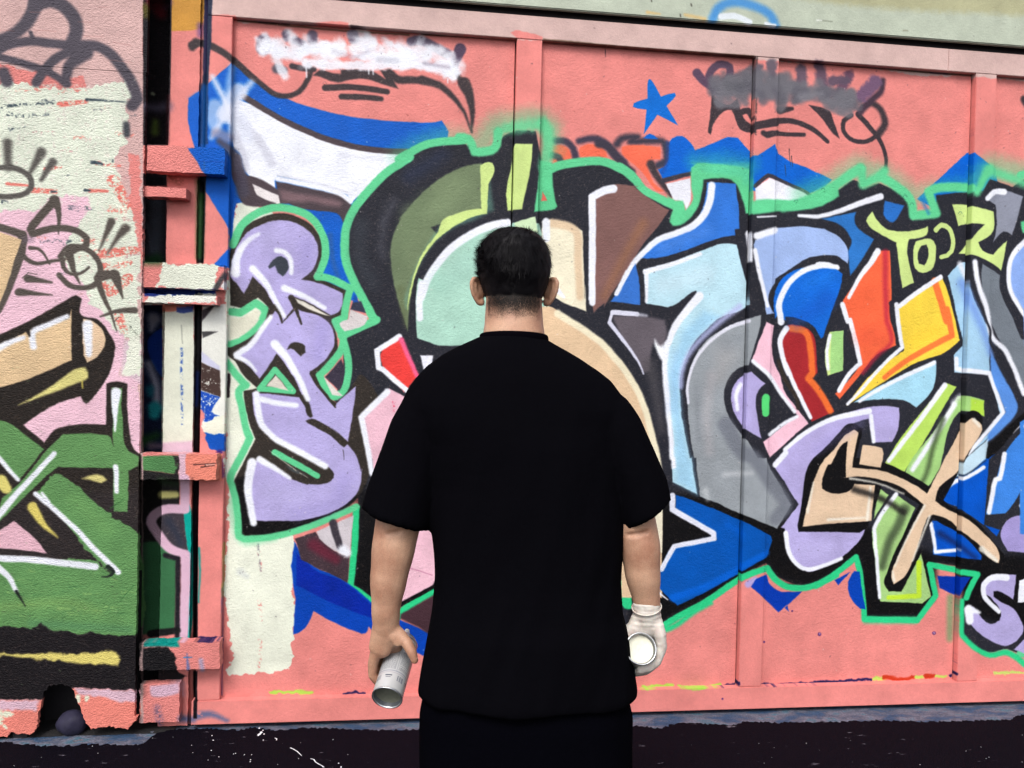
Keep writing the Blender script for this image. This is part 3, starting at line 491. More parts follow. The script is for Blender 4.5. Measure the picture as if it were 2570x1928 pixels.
    f(DK, "M 602,440! 660,500! 1052,700! 700,805! 600,870!"); s((226,228,244), "M 690,350 690,475! 1075,695! 1075,745! 710,815! 590,1030", 60, 46, 2.4)
    s((230,230,240), "M 570,1245 650,1310", 20, 10, 2)
    s((176,160,215), "M 1395,1165 1460,1120", 70, 50, 5); f((0,56,172), "M 1470,1112! 1560,1080! 1600,1180 1700,1240! 1885,1240! 1675,1425! 1420,1190!")
    f((0,60,175), "N 0,1252! 150,1240! 0,1385! M 1770,1420!"); f((0,60,175), "N 458,1130! 605,1055! 492,1178!"); f((0,66,180), "N 640,1045! 585,1150 600,1270 690,1392! 742,1402! 690,1050!"); f((0,50,165), "N 1408,1090! 1722,1100! 1650,1210 1610,1285! 1430,1200!")
    f((140,172,235), "Z 2570,640! 2640,600 2760,620 2860,720! 2800,860! 2700,760 2640,900! 2570,870!"); f((246,196,214), "Z 2780,900! 2960,760! 3020,960! 2900,1120! 2820,1040!")
    f((62,132,222), "Z 2560,1060! 2700,960! 2800,1180! 2720,1360! 2560,1340!"); f(LEM, "Z 2860,1180! 2960,1220! 2940,1430! 2800,1500! 2780,1400!")
    for t in ("Z 2580,650 2640,612 2750,630","Z 2790,905 2955,775","Z 2575,1070 2695,980 2790,1180","Z 2870,1195 2800,1390"): s(WHT, t, 14, 10)
    # small lilac S
    f(PUR, "N 2142,1080! 2112,1312! 2000,1240 1930,1235 1930,1280 2000,1330 2110,1390 2170,1480 2205,1560 O 2195,420 2100,512 2000,525 1800,410 1700,300 1668,200 1740,165! 1830,272 1900,325 1985,290 2000,215 1900,80 N 1830,1240 1825,1150 1950,1082")
    s(WHT, "N 2050,1105 1920,1105 1840,1180 1850,1290 1980,1420", 70, 46, 2.6); s(WHT, "N 1700,1400 1710,1500", 96, 90, 4); s(WHT, "N 1740,1410 1800,1430", 60, 30, 5)
    f(WHT, "N 2170,1130! 2260,1100! 2260,1330! 2150,1340!", soft=2); f(PUR, "O 2120,560! 2212,470! 2300,450! 2300,650! 2212,600!")
    # old colours surviving above the bottom rail
    for c,t,w in (((168,214,84),"Q 660,958 850,950 1035,955",30),(NAVY,"Q 1345,972 1440,956 1530,970",24),((168,214,84),"P 790,917 930,905 1060,897",38),((168,214,84),"P 1120,907 1300,915 1500,890",36),
                  (NAVY,"P 1530,905 1680,880",26),(NAVY,"P 1890,890 2212,878",26),(NAVY,"O 0,878 300,872 600,850 800,840",28),((186,218,100),"O 830,832 920,832",36),((190,56,30),"O 920,826 1050,832 1200,820",38),
                  ((186,218,100),"O 1215,818 1270,815",40),((190,56,30),"O 1300,808 1390,805",34),((186,218,100),"O 1400,812 1490,805",30),(NAVY,"O 1540,800 1585,795",40),(NAVY,"O 1580,780 1590,600",14),((190,214,110),"O 1940,780 2212,772",30)):
        s(c, t, w, w*.9, 2.4, wob=3, dry=.12)
    for t in ("O 320,418","O 1380,408","O 68,204","P 1525,1018","P 1910,490"):
        o,p = t.split(); x,y = p.split(','); s((84,40,110), f"{o} {x},{y} {float(x)+2},{y}", 34 if '41' in p or '408' in p else 18, None, 1.5)
    for x,y in ((320,418),(1380,408)): s((176,140,176), f"O {x},{y} {x+2},{y}", 14, None, 1)
    for t in ("B 780,620","B 1780,830","D 490,1415","D 290,1500","D 1150,1525","D 1510,1590","D 1100,1465"):
        o,p = t.split(); x,y = [float(q) for q in p.split(',')]
        s((150,110,110) if o=='B' else (40,90,80), f"{o} {x-14},{y} {x-6},{y-14} {x+8},{y-14} {x+15},{y}", 4, 4, 1, a=.8)
    # specks of grit and drips over everything
    r = np.random.default_rng(11)
    for i in range(420):
        x, y = r.uniform(560,2570), r.uniform(60,1700); q = r.uniform(.5,1.5)
        c = (60,50,60) if r.random() < .55 else (230,220,215)
        s(c, f"Z {x:.0f},{y:.0f} {x+r.uniform(-3,3):.0f},{y+r.uniform(-3,3):.0f}", q*2, q, 1, a=.55, wob=0)

def paint_left(cv):
    f, s = cv.fill, cv.stroke
    # ---- hinge post, pipe and the recess between (x 350..575)
    f((206,148,62), "A 1395,-200! 1702,-200! 1690,200 1650,245 1395,258!"); s((120,80,130), "A 1665,215 1665,290", 50, 40, 7, a=.8)
    f((30,40,66), "A 1702,-200! 1775,-200! 1760,300 1735,700 1730,1200! 1660,1200! 1690,700!", soft=2)
    s((10,78,150), "A 1700,730 1690,1200", 60, 60, 6, a=.8); s((70,50,90), "A 1720,0 1705,600", 14, 12, 4, a=.7)
    f((24,20,26), "A 1188,-200! 1432,-200! 1420,700 1400,1210! 1188,1210!", soft=1, wob=0)
    s((120,26,40), "A 1300,0 1340,110", 150, 90, 12, a=.9); s((110,100,30), "A 1210,60 1215,130", 60, 40, 8, a=.7); s((110,70,100), "A 1410,20 1380,60", 50, 40, 8, a=.6)
    s((96,90,112), "A 1220,890 1300,900 1390,890", 60, 80, 12, a=.8); s((110,140,50), "A 1290,1020 1290,1100", 50, 60, 9, a=.7); s((170,180,150), "A 1270,780 1280,785", 26, 20, 4); s((84,44,50), "A 1400,800 1395,1190", 30, 24, 4, a=.8)
    f(BLUE, "A 1565,1235! 1870,1240! 1870,1450! 1700,1442 1640,1350 1600,1290"); s((30,60,150), "A 1640,1345 1860,1350", 6, 6, 1, a=.5)
    s((120,70,50), "R 1560,170 1660,210", 60, 60, 8, a=.5, dry=.4)
    f((34,36,44), "R 1300,130! 1540,130! 1530,955! 1300,955!", soft=1, wob=0); s((82,92,106), "R 1450,420 1430,850", 130, 110, 14, a=.9); s((34,84,44), "R 1450,930 1350,940", 90, 60, 14, a=.9); s((130,140,156), "R 1360,600 1400,850", 14, 8, 6, a=.4)
    s((30,70,30), "R 1855,200 1850,900", 60, 60, 8, a=.95)
    f(CREAM, "R 1500,970! 2045,975! 1980,1205! 1420,1185!", soft=1, wob=5); f((228,224,224), "R 2040,1180! 2090,1100! 2090,1215!"); s((70,66,70), "R 2000,1190 2085,1060", 50, 40, 4)
    f((20,44,120), "R 1330,1195! 2000,1205! 2000,1260! 1330,1270!", wob=3)
    f((238,238,226), "R 1380,1265! 2000,1240! 2000,1325! 1340,1345!", soft=1, wob=4)
    # frame piece beside the pipe, mid height
    f((236,236,228), "R 1870,1350! 2090,1340! 2095,1659! S 2080,1090! 1870,1090! 1850,400!", soft=1, wob=3); f((60,50,56), "R 1865,1400! 1970,1345! 1990,1345! 1870,1500!", soft=3)
    f((70,68,70), "S 1865,120! 2015,120! 1875,182!"); f((208,208,232), "S 1860,300! 2030,440! 2030,500! 1860,400!", soft=3)
    f((72,54,50), "S 1856,405! 2030,480! 2045,725! 1855,660!", soft=2, dry=.3); f((24,74,180), "S 1850,665! 2040,725! 1960,860 2030,900! 1900,950 1850,860", soft=2, dry=.3)
    f(SALM, "S 1840,830! 1900,880 1880,1000 1940,1170 2070,1240! T 2064,-10! 1830,0!", wob=3); f((232,232,214), "S 1900,960! 2080,880! 2080,1090! 1890,1060!", soft=1, wob=5); f((10,80,180), "S 1885,1060! 2078,1078! 2070,1235! 1960,1200 1910,1130", wob=3)
    s((60,30,110), "S 2030,1240 2045,1450", 50, 50, 5)
    # post, cream length
    f((228,230,212), "R 1505,1400! 1800,1395! S 1795,1200! 1490,1200!", soft=1, wob=3); f((236,140,120), "R 1505,1345! 1650,1350! 1640,1400 1505,1410!"); f((70,90,170), "R 1650,1370! 1800,1350! 1790,1410! 1640,1420!", wob=3)
    f((222,190,206), "S 1490,1150! 1785,1130! 1785,1250! 1490,1245!", soft=5); s((40,80,170), "S 1680,280 1680,700 1690,1000", 20, 14, 3, dry=.55); s((90,90,90), "S 1680,60 1690,230", 6, 6, 2, a=.6)
    # recess, navy with sprays
    f((10,22,54), "R 1330,1350! 1500,1350! S 1495,1240! 1330,1240!", soft=1, wob=0); f((6,50,140), "S 1370,200 1500,80! 1500,540! 1400,400"); s((176,176,196), "R 1420,1480 S 1400,100", 120, 40, 10, a=.85)
    s((176,176,196), "S 1370,420 1440,600 1450,800", 60, 70, 10, a=.85); s((30,150,160), "S 1430,830 1425,880", 120, 100, 8); s((26,120,140), "S 1385,650 1385,700", 70, 50, 9, a=.8); s((36,80,36), "S 1330,1130 1450,1080", 100, 60, 14, a=.9); s((150,120,140), "S 1400,1180 1480,1180", 70, 50, 10, a=.8)
    # cleat, green to pink to salmon
    f((82,134,80), "S 1290,1270! 1650,1270! 1650,1435! 1290,1400!", wob=2); f((36,30,32), "S 1590,1275! 1670,1275! 1670,1440! 1620,1440! 1640,1350!", wob=4, soft=3); f((224,184,200), "S 1658,1250! 1725,1250! 1720,1490! 1660,1490!", wob=2)
    f((236,138,118), "S 1720,1255! 2060,1250! 2060,1500! 1718,1500!", wob=2)
    for t in ("S 1790,1350 2000,1338","S 1860,1372 1990,1358","S 1900,1345 1900,1366"): s((40,20,24), t, 8, 5, 1)
    s((228,200,190), "S 1905,1352 1990,1346", 10, 6, 1, a=.7)
    # lower post and recess
    f((26,24,26), "S 1290,1400! 1660,1440! 1660,1659! T 1660,700! 1290,640!", soft=2); s((214,206,130), "T 1500,155 1625,155", 70, 60, 5); s((40,70,36), "S 1500,1500 1640,1530", 60, 40, 12, a=.7)
    f((56,108,70), "T 1290,600! 1500,600 1640,740! 1620,1420! 1290,1450!", soft=4)
    f((62,56,64), "T 1480,320! 1700,320! 1740,690! 1600,620 1490,480", soft=2); s((40,50,70),"T 1560,400 1680,600",70,50,12,a=.6)
    f((0,160,146), "T 1755,240! 1790,420 1785,1200 1755,1495! 1720,1495! 1740,700! 1700,340!", soft=2)
    s((222,182,204), "S 1710,1480 T 1712,20 1712,290! 1520,290 1420,350 1400,420 1470,530 1560,640 1715,710! 1712,1100 1690,1480", 82, 84, 3)
    s((30,26,34), "T 1530,715 1650,745! 1640,1460", 44, 40, 3); s((22,20,22), "T 1400,1440 1640,1410", 70, 60, 3)
    s((150,90,80), "T 1775,0 1790,500", 20, 20, 4, a=.7); s((0,150,140), "T 1840,650 1848,900 1838,1150", 18, 10, 3)
    f((0,140,130), "T 1330,1520! 1640,1500! 1660,1560! 1330,1560!", soft=4); s(NAVY, "T 1840,1490 1940,1500 2035,1490", 44, 40, 2, wob=3)
    f((18,16,20), "U 1290,545! 1560,545! 1610,600 1625,760! 1720,800! 1640,860! 1290,870!", soft=3, wob=3); s((40,130,190),"U 1700,635 1775,635",10,8,1); s((40,100,180),"U 1730,600 1740,740",8,30,3,a=.6); s((150,160,200),"U 1860,660 1870,750",40,40,5,a=.7)
    f((214,176,196), "U 1390,900! 1500,890 1650,870! 1655,960 1500,1000 1400,990", soft=4); s((214,176,196), "U 1680,880 1690,980", 50, 30, 8, a=.6)
    s((60,80,130), "U 1450,1100 1480,1240", 50, 60, 7, a=.5, dry=.4); s((50,90,140), "U 1680,1200 1790,1210", 60, 50, 8, a=.7); s((50,90,140), "U 1840,1170 1960,1160 2100,1220", 70, 30, 7, a=.7, dry=.3)
    s((70,70,130), "U 2058,0 2050,980", 12, 12, 3, a=.8); s((130,180,60), "T 2072,600 2060,1100", 16, 12, 3, a=.9)
    # the slot beside the post, and blocks that cross the recess
    for t in ("R 1852,150! 1908,150! 1884,960! 1822,960!","S 1798,-130! 1864,-130! 1860,400! 1842,1235! 1785,1235! 1793,400!","S 1785,1500! 1840,1500! T 1832,300! 1829,1515! 1786,1515! 1785,300!","U 1788,762! 1826,762! 1824,1200! 1790,1200!"): f((14,12,18), t, soft=1.4, wob=.6)
    s((36,84,34), "R 1862,330 1850,600 1842,900", 44, 44, 6, a=.85); s((16,40,110), "S 1825,500 1815,800", 30, 30, 6, a=.7); s((90,110,150), "R 1890,30 1880,200", 10, 8, 3, a=.5)
    f(SALM, "R 1325,240! 1735,250! 1735,352! 1325,345!", soft=1.5, wob=1)
    r = np.random.default_rng(8)
    # ================= left hand boards
    b = "Z -600,-400! 359,-400! 359,2000! -600,2000!"
    f((214,176,172), b)
    f(SALM, "A 0,545! 300,590 500,640 700,640! 715,720! 350,800! -200,800!", wob=4)
    f((226,232,214), "A -600,690! 0,685 250,700 330,720 340,735! 500,730 700,735 900,700 1050,672! 1090,760! 1085,830 1050,850! 1040,1100 1045,1200 980,1260 960,1290 R 1180,400! 1280,620! 1290,1659! -600,1659! -600,0!", soft=1.2, wob=6)
    f(SALM, "A 1080,1290! 1170,1285! R 1290,0! 1312,600! 1315,1100! 1240,600! 1210,450 1190,100!", wob=4)
    f(PINK, "R -600,470! 0,480 350,470 480,350 830,355! 840,450 700,640 560,900 640,1000 800,1200 830,1340 950,1400 1060,1600 S 1080,100 1160,300 1120,520 1250,540 1300,700! 1312,1659! -600,1659!", wob=5, soft=2)
    f((222,196,206), "S 1150,200! 1310,200! 1310,600! 1200,540! 1120,520!", soft=6)
    f((230,232,216), "S 1190,170! 1308,150! 1305,535! 1150,520! 1170,380!", soft=1, wob=5)
    old = "A -600,700! 250,705! 1040,690! 1075,760! 1040,850! 1035,1150! 960,1290! R 1180,400! 1280,620! 1285,1659! 900,1400! 640,900! 830,360! 350,470! -600,470!"
    f((224,150,138), old, soft=3, dry=.76, a=.8); f((96,104,112), old, soft=3, dry=.80, a=.7); f((244,246,232), old, soft=3, dry=.60, a=.6)
    for i in range(34):
        x, y = r.uniform(20, 330), r.uniform(215, 820); L_ = r.uniform(15, 80)
        s([(228,132,120), (80,92,100), (210,160,160)][i % 3], f"Z {x:.0f},{y:.0f} {min(x+L_, 345):.0f},{y+r.uniform(-6,4):.0f}", r.uniform(4, 16), 3, 2, dry=r.uniform(.5, .68), a=.85, wob=4)
    for t,w,d in (("A 500,870 720,845",44,.35),("A 60,1530 240,1545",24,.2),("R 300,285 520,300",50,.4),("R 830,290 990,295",34,.25),("R 420,90 560,70",36,.45),("R 900,880 1250,840",90,.45),("R 950,1000 1200,960",70,.5),("R 1050,200 1180,420",110,.5),("R 940,1120 1010,1250",60,.45),("R 1100,1450 1150,1600",80,.5),("R 1040,1200 1190,1100",120,.5),("A 800,1360 1000,1380",30,.4)): s((232,128,116), t, w, w*.7, 2, dry=d)
    for t,w,d in (("A 0,890 200,870 450,860",26,.5),("A 720,830 880,835",22,.2),("A 0,930 150,960 400,950",40,.62),("A 880,840 1050,850",12,.4),("A 760,1355 850,1362",24,.3),("R 870,30 950,45",26,.2),("R 790,285 830,290",26,.1),("R 1000,20 1050,10",50,.5),("R 0,390 60,400",40,.55),("R 480,300 520,300",20,.2)): s((62,76,86), t, w, w*.6, 2, dry=d)
    TB=(84,78,88)
    s(TB, "A -20,340 120,280 220,190 290,60 300,-60", 80, 110, 5); s(TB, "A 290,40 420,10 540,60 620,160 640,260 600,370", 100, 100, 5)
    s(TB, "A -20,420 80,370 250,345 420,360 560,375", 70, 70, 4); s(TB, "A 560,385 700,375 820,390 920,450 1020,570 1100,700 1140,820 1100,880", 76, 90, 5)
    s(TB, "A 700,430 600,520", 140, 90, 6); s(TB, "A 680,420 560,440 450,500 360,600 300,690", 70, 70, 4); s(TB, "A -20,470 200,530 400,600 560,700", 60, 56, 4); s(TB, "A 570,560 540,690", 76, 70, 5); s(TB, "A 255,270 270,320", 30, 30, 3)
    s(TB, "A 30,610 60,680", 90, 90, 6); s((70,72,78), "A 1050,1040 1055,1120", 50, 50, 5)
    TC=(92,88,84)
    s(TC, "A 60,1190 70,1400", 66, 50, 7); s(TC, "A 345,1270 250,1440", 76, 30, 6); s(TC, "A 440,1350 345,1500", 60, 30, 5); s(TC, "A -20,1400 80,1395 190,1430 260,1500 255,1570 190,1620 60,1640 -20,1635", 42, 42, 2.6)
    TD=(88,80,74)
    s(TD, "R 500,390 380,520 280,650 300,690 400,660 560,635 700,660 800,730 800,790 700,840 640,870", 70, 44, 2.4); s(TD, "R 505,380 540,460 545,690", 90, 10, 2.4)
    s(TD, "R 560,900 620,820 720,810 830,850 910,950 930,1050 890,1150 780,1190 650,1170 550,1070", 46, 46, 2.4); s(TD, "R 630,860 660,940 690,1050 740,1150", 80, 14, 2.4); s(TD, "R 580,920 590,1000 660,1060 760,1050 820,1000", 40, 20, 2)
    s(TD, "R -10,625 100,660 210,700", 60, 70, 2.4); s(TD, "R 210,740 180,900 100,1120 40,1280 -20,1400", 84, 60, 2.4); s(TD, "R 220,900 280,950 350,965 440,950 600,925", 42, 26, 2.4); s(TD, "R 280,820 350,825 410,880 460,970", 36, 14, 2)
    s((110,96,110), "R 230,740 290,740",60,40,9,a=.5)
    s(TD, "R 255,1105 350,1120 480,1138", 66, 18, 2.4); s(TD, "R 175,1230 300,1240 480,1255", 66, 12, 2.4); s(TD, "R 1030,580 980,700 915,845", 70, 8, 4); s(TD, "R 1160,640 1090,720 990,880", 80, 8, 5)
    s(TD, "R 930,1080 1040,1060", 90, 80, 3); s(TD, "R 1060,1070 1100,1170 1138,1290", 90, 10, 2.4); s(TD, "R 900,1100 950,1250 1020,1400 1078,1590", 60, 10, 2.4); s(TD, "R 930,1455 1080,1405 1250,1395", 16, 56, 2.4)
    for t in ("R 205,1100 260,1050","R 260,1050 340,1070","R 1060,1500 1100,1460"): s(TD,t,8,6,1)
    s((216,210,196), "R 1020,1020 1110,985",22,10,1)
    f(TAN, "R -100,640! 0,670! 200,745! 130,950 60,1180 -20,1380! -100,1400!")
    # black lettering with tan and green
    f(SBLK, "R -100,1680! 0,1620! 300,1480 550,1340 700,1258 755,1290! 750,1440 900,1480 980,1560 1040,1659 S 1062,230 1040,420 980,570 870,720 790,790 745,720! 500,800 220,980! 405,1150! 550,1010 980,980! 988,600! 1080,575 1180,600! 1185,950 1225,1180 1312,1260! T 1312,1600! -600,1600!", soft=2.4)
    f((44,38,40), "T -600,200! 1312,100! 1312,2000! -600,2000!", soft=20, a=.8)
    f(TAN, "S -600,300! -60,260 250,115! 380,90! 640,0! R 662,1390! S 662,385! 400,500 200,580 -600,800!", wob=2); f((232,200,166), "S 770,0! 870,30 960,120 972,230 900,350 800,412! 770,300", wob=2)
    s(WHT, "S -20,280 100,215 215,175", 56, 36, 4); s(WHT, "S 310,260 300,130 440,60 620,-20", 56, 44, 4); s(WHT, "S 810,60 822,330", 90, 50, 4); s(SBLK, "S 250,100 270,160", 40, 16, 3)
    f((224,214,136), "S 165,802! 450,640 680,475 790,455 820,540 750,582! 500,680", soft=4); s((206,190,90), "S 762,580 765,640", 14, 12)
    f(GRN, "S -600,900! -10,935 150,1005 402,1212! 180,1492! -10,1270! -600,1000!", wob=2)
    f(GRN, "S 585,1072! 1000,1080 1045,1180! 1040,640! 1130,640! 1135,1000 1170,1200 1290,1272! 1280,1360! 1185,1410! 1190,1659! T 1182,312! 1050,312! 1050,100 S 1040,1385! 780,1378 540,1370! 450,1440 T 200,200 -20,420! -20,330! S 20,1659! 200,1500 420,1230", wob=2)
    f(GRN, "S 500,1430! 570,1440 T 620,0 850,200 1030,330! 1030,372! 1100,382 1200,440 1292,540! 1292,1440 950,1452 850,1420 750,1440 600,1400 480,1412 370,1340 290,1390 -20,1365 -600,1300! -600,700! 0,742! 400,760 900,770 1040,900! 950,820 750,600 500,280 330,140!", wob=3)
    gz = "T -600,950! 800,900! 1292,560! 1292,1440! 950,1450! 600,1400! 0,1360! -600,1300!"
    f((134,176,104), gz, soft=4, dry=.60, a=.55); f((70,118,72), gz, soft=4, dry=.66, a=.6)
    for i in range(40):
        x, y = r.uniform(0, 320), r.uniform(1430, 1560); s((140,182,108) if i % 2 else (74,124,74), f"Z {x:.0f},{y:.0f} {x+r.uniform(15,50):.0f},{y+r.uniform(-5,5):.0f}", r.uniform(3, 9), 2, 2, a=.5, dry=.45)
    s((130,168,96), "T 0,1200 600,1150 900,1230", 90, 60, 16, a=.5); s((120,170,100), "T 700,200 1000,480", 120, 100, 18, a=.4); s((80,130,90), "T 300,1350 1200,1400", 80, 60, 10, a=.5)
    f((232,184,198), "T -100,560! 0,478! 125,400! 300,540 432,702! 200,665 -100,640!", wob=2)
    for t,w,w2 in (("T 330,145 500,290 700,470 900,680 1095,870",40,50),("T -20,742 300,755 600,790 880,822",56,60),("T -20,830 80,920 150,1045",60,34),("S 500,1250 250,1520 120,1659 T 0,330 -30,360",44,60),("S -20,1280 170,1490",42,30),("S 1075,680 1065,850 1065,1040",84,14),("S 1070,1370 1080,1600",46,36),("T 390,140 450,220",24,24)): s(WHT, t, w, w2, 3)
    s((226,208,110), "T 300,270 400,430 530,550", 90, 10, 4); s((222,210,120), "S 10,1500 60,1570", 110, 90, 4); f((224,212,136), "S 760,1480! 900,1442 985,1490 940,1522!", soft=4); s((20,24,24), "T 150,1050 230,1190", 26, 6, 3); s((30,40,34),"T 1000,820 1050,870 990,915 940,912",40,8,2)
    for t in ("T 1240,990 1110,1140","T 1050,260 1150,190","T 1020,280 1060,260"): s((60,110,60), t, 8, 5, 1)
    # bottom, black then pink and salmon
    f((24,20,24), "U -600,340! 0,342 290,370 370,320 460,400 600,380 750,425 850,400 1000,430 1292,420! 1292,945! 1000,945 680,915! 400,1025! -600,1025!", wob=3)
    f((222,206,116), "U -600,560! 0,598 400,592 700,600 900,580 1030,565 1110,620 1090,712! 700,680 400,652 0,622 -600,620!", soft=4, wob=3)
    f((236,136,122), "U -600,1020! 400,1025! 680,915! 1292,945! 1292,1700! -600,1700!", wob=3)
    f((222,184,200), "U 680,918! 950,930 1292,945! 1292,1050! 1100,1040 950,1000 720,990!", soft=4, wob=3); f((222,184,200), "U -600,1030! 365,1030! 335,1125! 0,1125 -600,1130!", soft=5, wob=3)
    s((230,228,206), "U 720,1000 730,1040", 40, 30, 2); s((230,228,206), "U 805,1010 800,1030", 40, 24, 2); f((228,230,206), "U -600,1110! 20,1120! 40,1180 20,1260 -600,1260!", dry=.3); s((228,230,206), "U 60,1160 110,1160", 60, 40, 2, dry=.4); s((228,230,206), "U 40,1270 60,1290", 30, 20, 2)
    r = np.random.default_rng(3)
    for i in range(260):
        x, y = r.uniform(0,355), r.uniform(130,1780); dx = r.uniform(-6,9)
        c = (60,50,50) if r.random() < .5 else ((236,230,215) if y < 900 else (150,180,130))
        s(c, f"Z {x:.1f},{y:.1f} {x+dx:.1f},{y+r.uniform(-2,2):.1f}", r.uniform(1,2.4), .8, 1, a=.5, wob=0)
    for t in ("A 0,250 120,258","A 250,100 350,104","A 820,60 900,62","A 700,300 860,306","A 900,500 1100,520","A 940,350 1100,380","A 280,250 470,262","A 650,180 760,190"): s((190,130,124), t, 4, 3, 1, a=.6)
# ---------------------------------------------------------------- the paint as a canvas in the plane of the door
CX0, CX1, CZ0, CZ1, RES = -1.85, 3.9, -.15, 3.75, 500
def to_canvas(P):
    P = np.asarray(P, float)
    dx = (P[:, 0]-1285)/FPX; dy = (P[:, 1]-964)/FPX
    r, u, f = np.array(CR), np.array(CU), np.array(CF)
    d = dx[:, None]*r-dy[:, None]*u+f
    t = CAM_D/np.maximum(d[:, 1], .05)
    x = np.clip(d[:, 0]*t, -30, 30); z = np.clip(CAM_H+d[:, 2]*t, -30, 30)
    return np.stack([(x-CX0)*RES, (CZ1-z)*RES], 1)
def make_image(name, arr, alpha=None):
    h, wd = arr.shape[:2]
    im = bpy.data.images.new(name, wd, h, alpha=False)
    buf = np.ones((h, wd, 4), np.float32); buf[..., :3] = np.clip(arr, 0, 1)
    im.pixels.foreach_set(np.ascontiguousarray(buf[::-1]).ravel()); im.update(); im.pack()
    return im
CVW, CVH = int((CX1-CX0)*RES), int((CZ1-CZ0)*RES)
canvas = Canvas(CVW, CVH, to_canvas, RES/617.0)
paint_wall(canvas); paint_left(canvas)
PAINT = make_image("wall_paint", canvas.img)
del canvas

def uv_of(x, z, y):                              # paint coordinates of a spot on a surface that faces out at depth y
    k = CAM_D/(y+CAM_D)
    X, Z = x*k, CAM_H+(z-CAM_H)*k
    return ((X-CX0)/(CX1-CX0), (Z-CZ0)/(CZ1-CZ0))

def nodes(name):
    m = bpy.data.materials.new(name); m.use_nodes = True
    n = m.node_tree; b = n.nodes["Principled BSDF"]
    return m, n, b
def N(n, t, **k):
    x = n.nodes.new(t)
    for a, v in k.items():
        if a in x.inputs: x.inputs[a].default_value = v
        else: setattr(x, a, v)
    return x
def paint_material(name, coarse, fine, rough=.5, streak=1.0, gain=.84):
    m, n, b = nodes(name); L = n.links.new
    uv = N(n, "ShaderNodeUVMap", uv_map="UVMap")
    im = N(n, "ShaderNodeTexImage", image=PAINT, interpolation='Cubic', extension='EXTEND')
    L(uv.outputs[0], im.inputs[0])
    tc = N(n, "ShaderNodeTexCoord")
    mp = N(n, "ShaderNodeMapping"); mp.inputs["Scale"].default_value = (1, 1, streak); L(tc.outputs["Object"], mp.inputs[0])
    n1 = N(n, "ShaderNodeTexNoise", Scale=95.0, Detail=6.0, Roughness=.6); L(mp.outputs[0], n1.inputs["Vector"])
    n2 = N(n, "ShaderNodeTexNoise", Scale=420.0, Detail=3.0, Roughness=.6); L(tc.outputs["Object"], n2.inputs["Vector"])
    n3 = N(n, "ShaderNodeTexNoise", Scale=4.0, Detail=4.0, Roughness=.6); L(tc.outputs["Object"], n3.inputs["Vector"])
    v = N(n, "ShaderNodeTexVoronoi", Scale=150.0); L(mp.outputs[0], v.inputs["Vector"])
    # thin grime: colour only
    mr = N(n, "ShaderNodeMapRange"); mr.inputs[1].default_value = .3; mr.inputs[2].default_value = .75; mr.inputs[3].default_value = .96*gain; mr.inputs[4].default_value = 1.03*gain
    L(n3.outputs[0], mr.inputs[0])
    mr2 = N(n, "ShaderNodeMapRange"); mr2.inputs[1].default_value = .25; mr2.inputs[2].default_value = .8; mr2.inputs[3].default_value = .94; mr2.inputs[4].default_value = 1.05
    L(n2.outputs[0], mr2.inputs[0])
    mu = N(n, "ShaderNodeMath", operation='MULTIPLY'); L(mr.outputs[0], mu.inputs[0]); L(mr2.outputs[0], mu.inputs[1])
    vm = N(n, "ShaderNodeVectorMath", operation='SCALE'); L(im.outputs[0], vm.inputs[0]); L(mu.outputs[0], vm.inputs["Scale"])
    L(vm.outputs[0], b.inputs["Base Color"])
    b.inputs["Roughness"].default_value = rough
    b.inputs["Specular IOR Level"].default_value = .12
    ad = N(n, "ShaderNodeMath", operation='MULTIPLY_ADD'); L(n1.outputs[0], ad.inputs[0]); ad.inputs[1].default_value = coarse; 
    m2 = N(n, "ShaderNodeMath", operation='MULTIPLY'); L(n2.outputs[0], m2.inputs[0]); m2.inputs[1].default_value = fine
    L(m2.outputs[0], ad.inputs[2])
    ad2 = N(n, "ShaderNodeMath", operation='MULTIPLY_ADD'); L(v.outputs[0], ad2.inputs[0]); ad2.inputs[1].default_value = -coarse*.35; L(ad.outputs[0], ad2.inputs[2])
    bp = N(n, "ShaderNodeBump", Distance=.004, Strength=.8); L(ad2.outputs[0], bp.inputs["Height"]); L(bp.outputs[0], b.inputs["Normal"])
    return m
M_DOOR = paint_material("sprayed_timber", .4, .25)
M_PANEL = paint_material("sprayed_board", .7, .3)
M_THICK = paint_material("thick_layered_paint", 1.7, .5, streak=1.6)
def plain(name, col, rough=.6, bump=0, scale=60, var=.1, metal=0, spec=.4):
    m, n, b = nodes(name); L = n.links.new
    tc = N(n, "ShaderNodeTexCoord"); t = N(n, "ShaderNodeTexNoise", Scale=float(scale), Detail=5.0)
    L(tc.outputs["Object"], t.inputs["Vector"])
    mx = N(n, "ShaderNodeMix", data_type='RGBA'); L(t.outputs[0], mx.inputs[0])
    mx.inputs[6].default_value = (*[c*(1-var) for c in col], 1); mx.inputs[7].default_value = (*[min(1, c*(1+var)) for c in col], 1)
    L(mx.outputs[2], b.inputs["Base Color"]); b.inputs["Roughness"].default_value = rough; b.inputs["Metallic"].default_value = metal
    b.inputs["Specular IOR Level"].default_value = spec
    if bump:
        bp = N(n, "ShaderNodeBump", Distance=.003, Strength=bump); L(t.outputs[0], bp.inputs["Height"]); L(bp.outputs[0], b.inputs["Normal"])
    return m
M_DARKWOOD = plain("old_dark_wood", (.012, .01, .013), .7, .5)

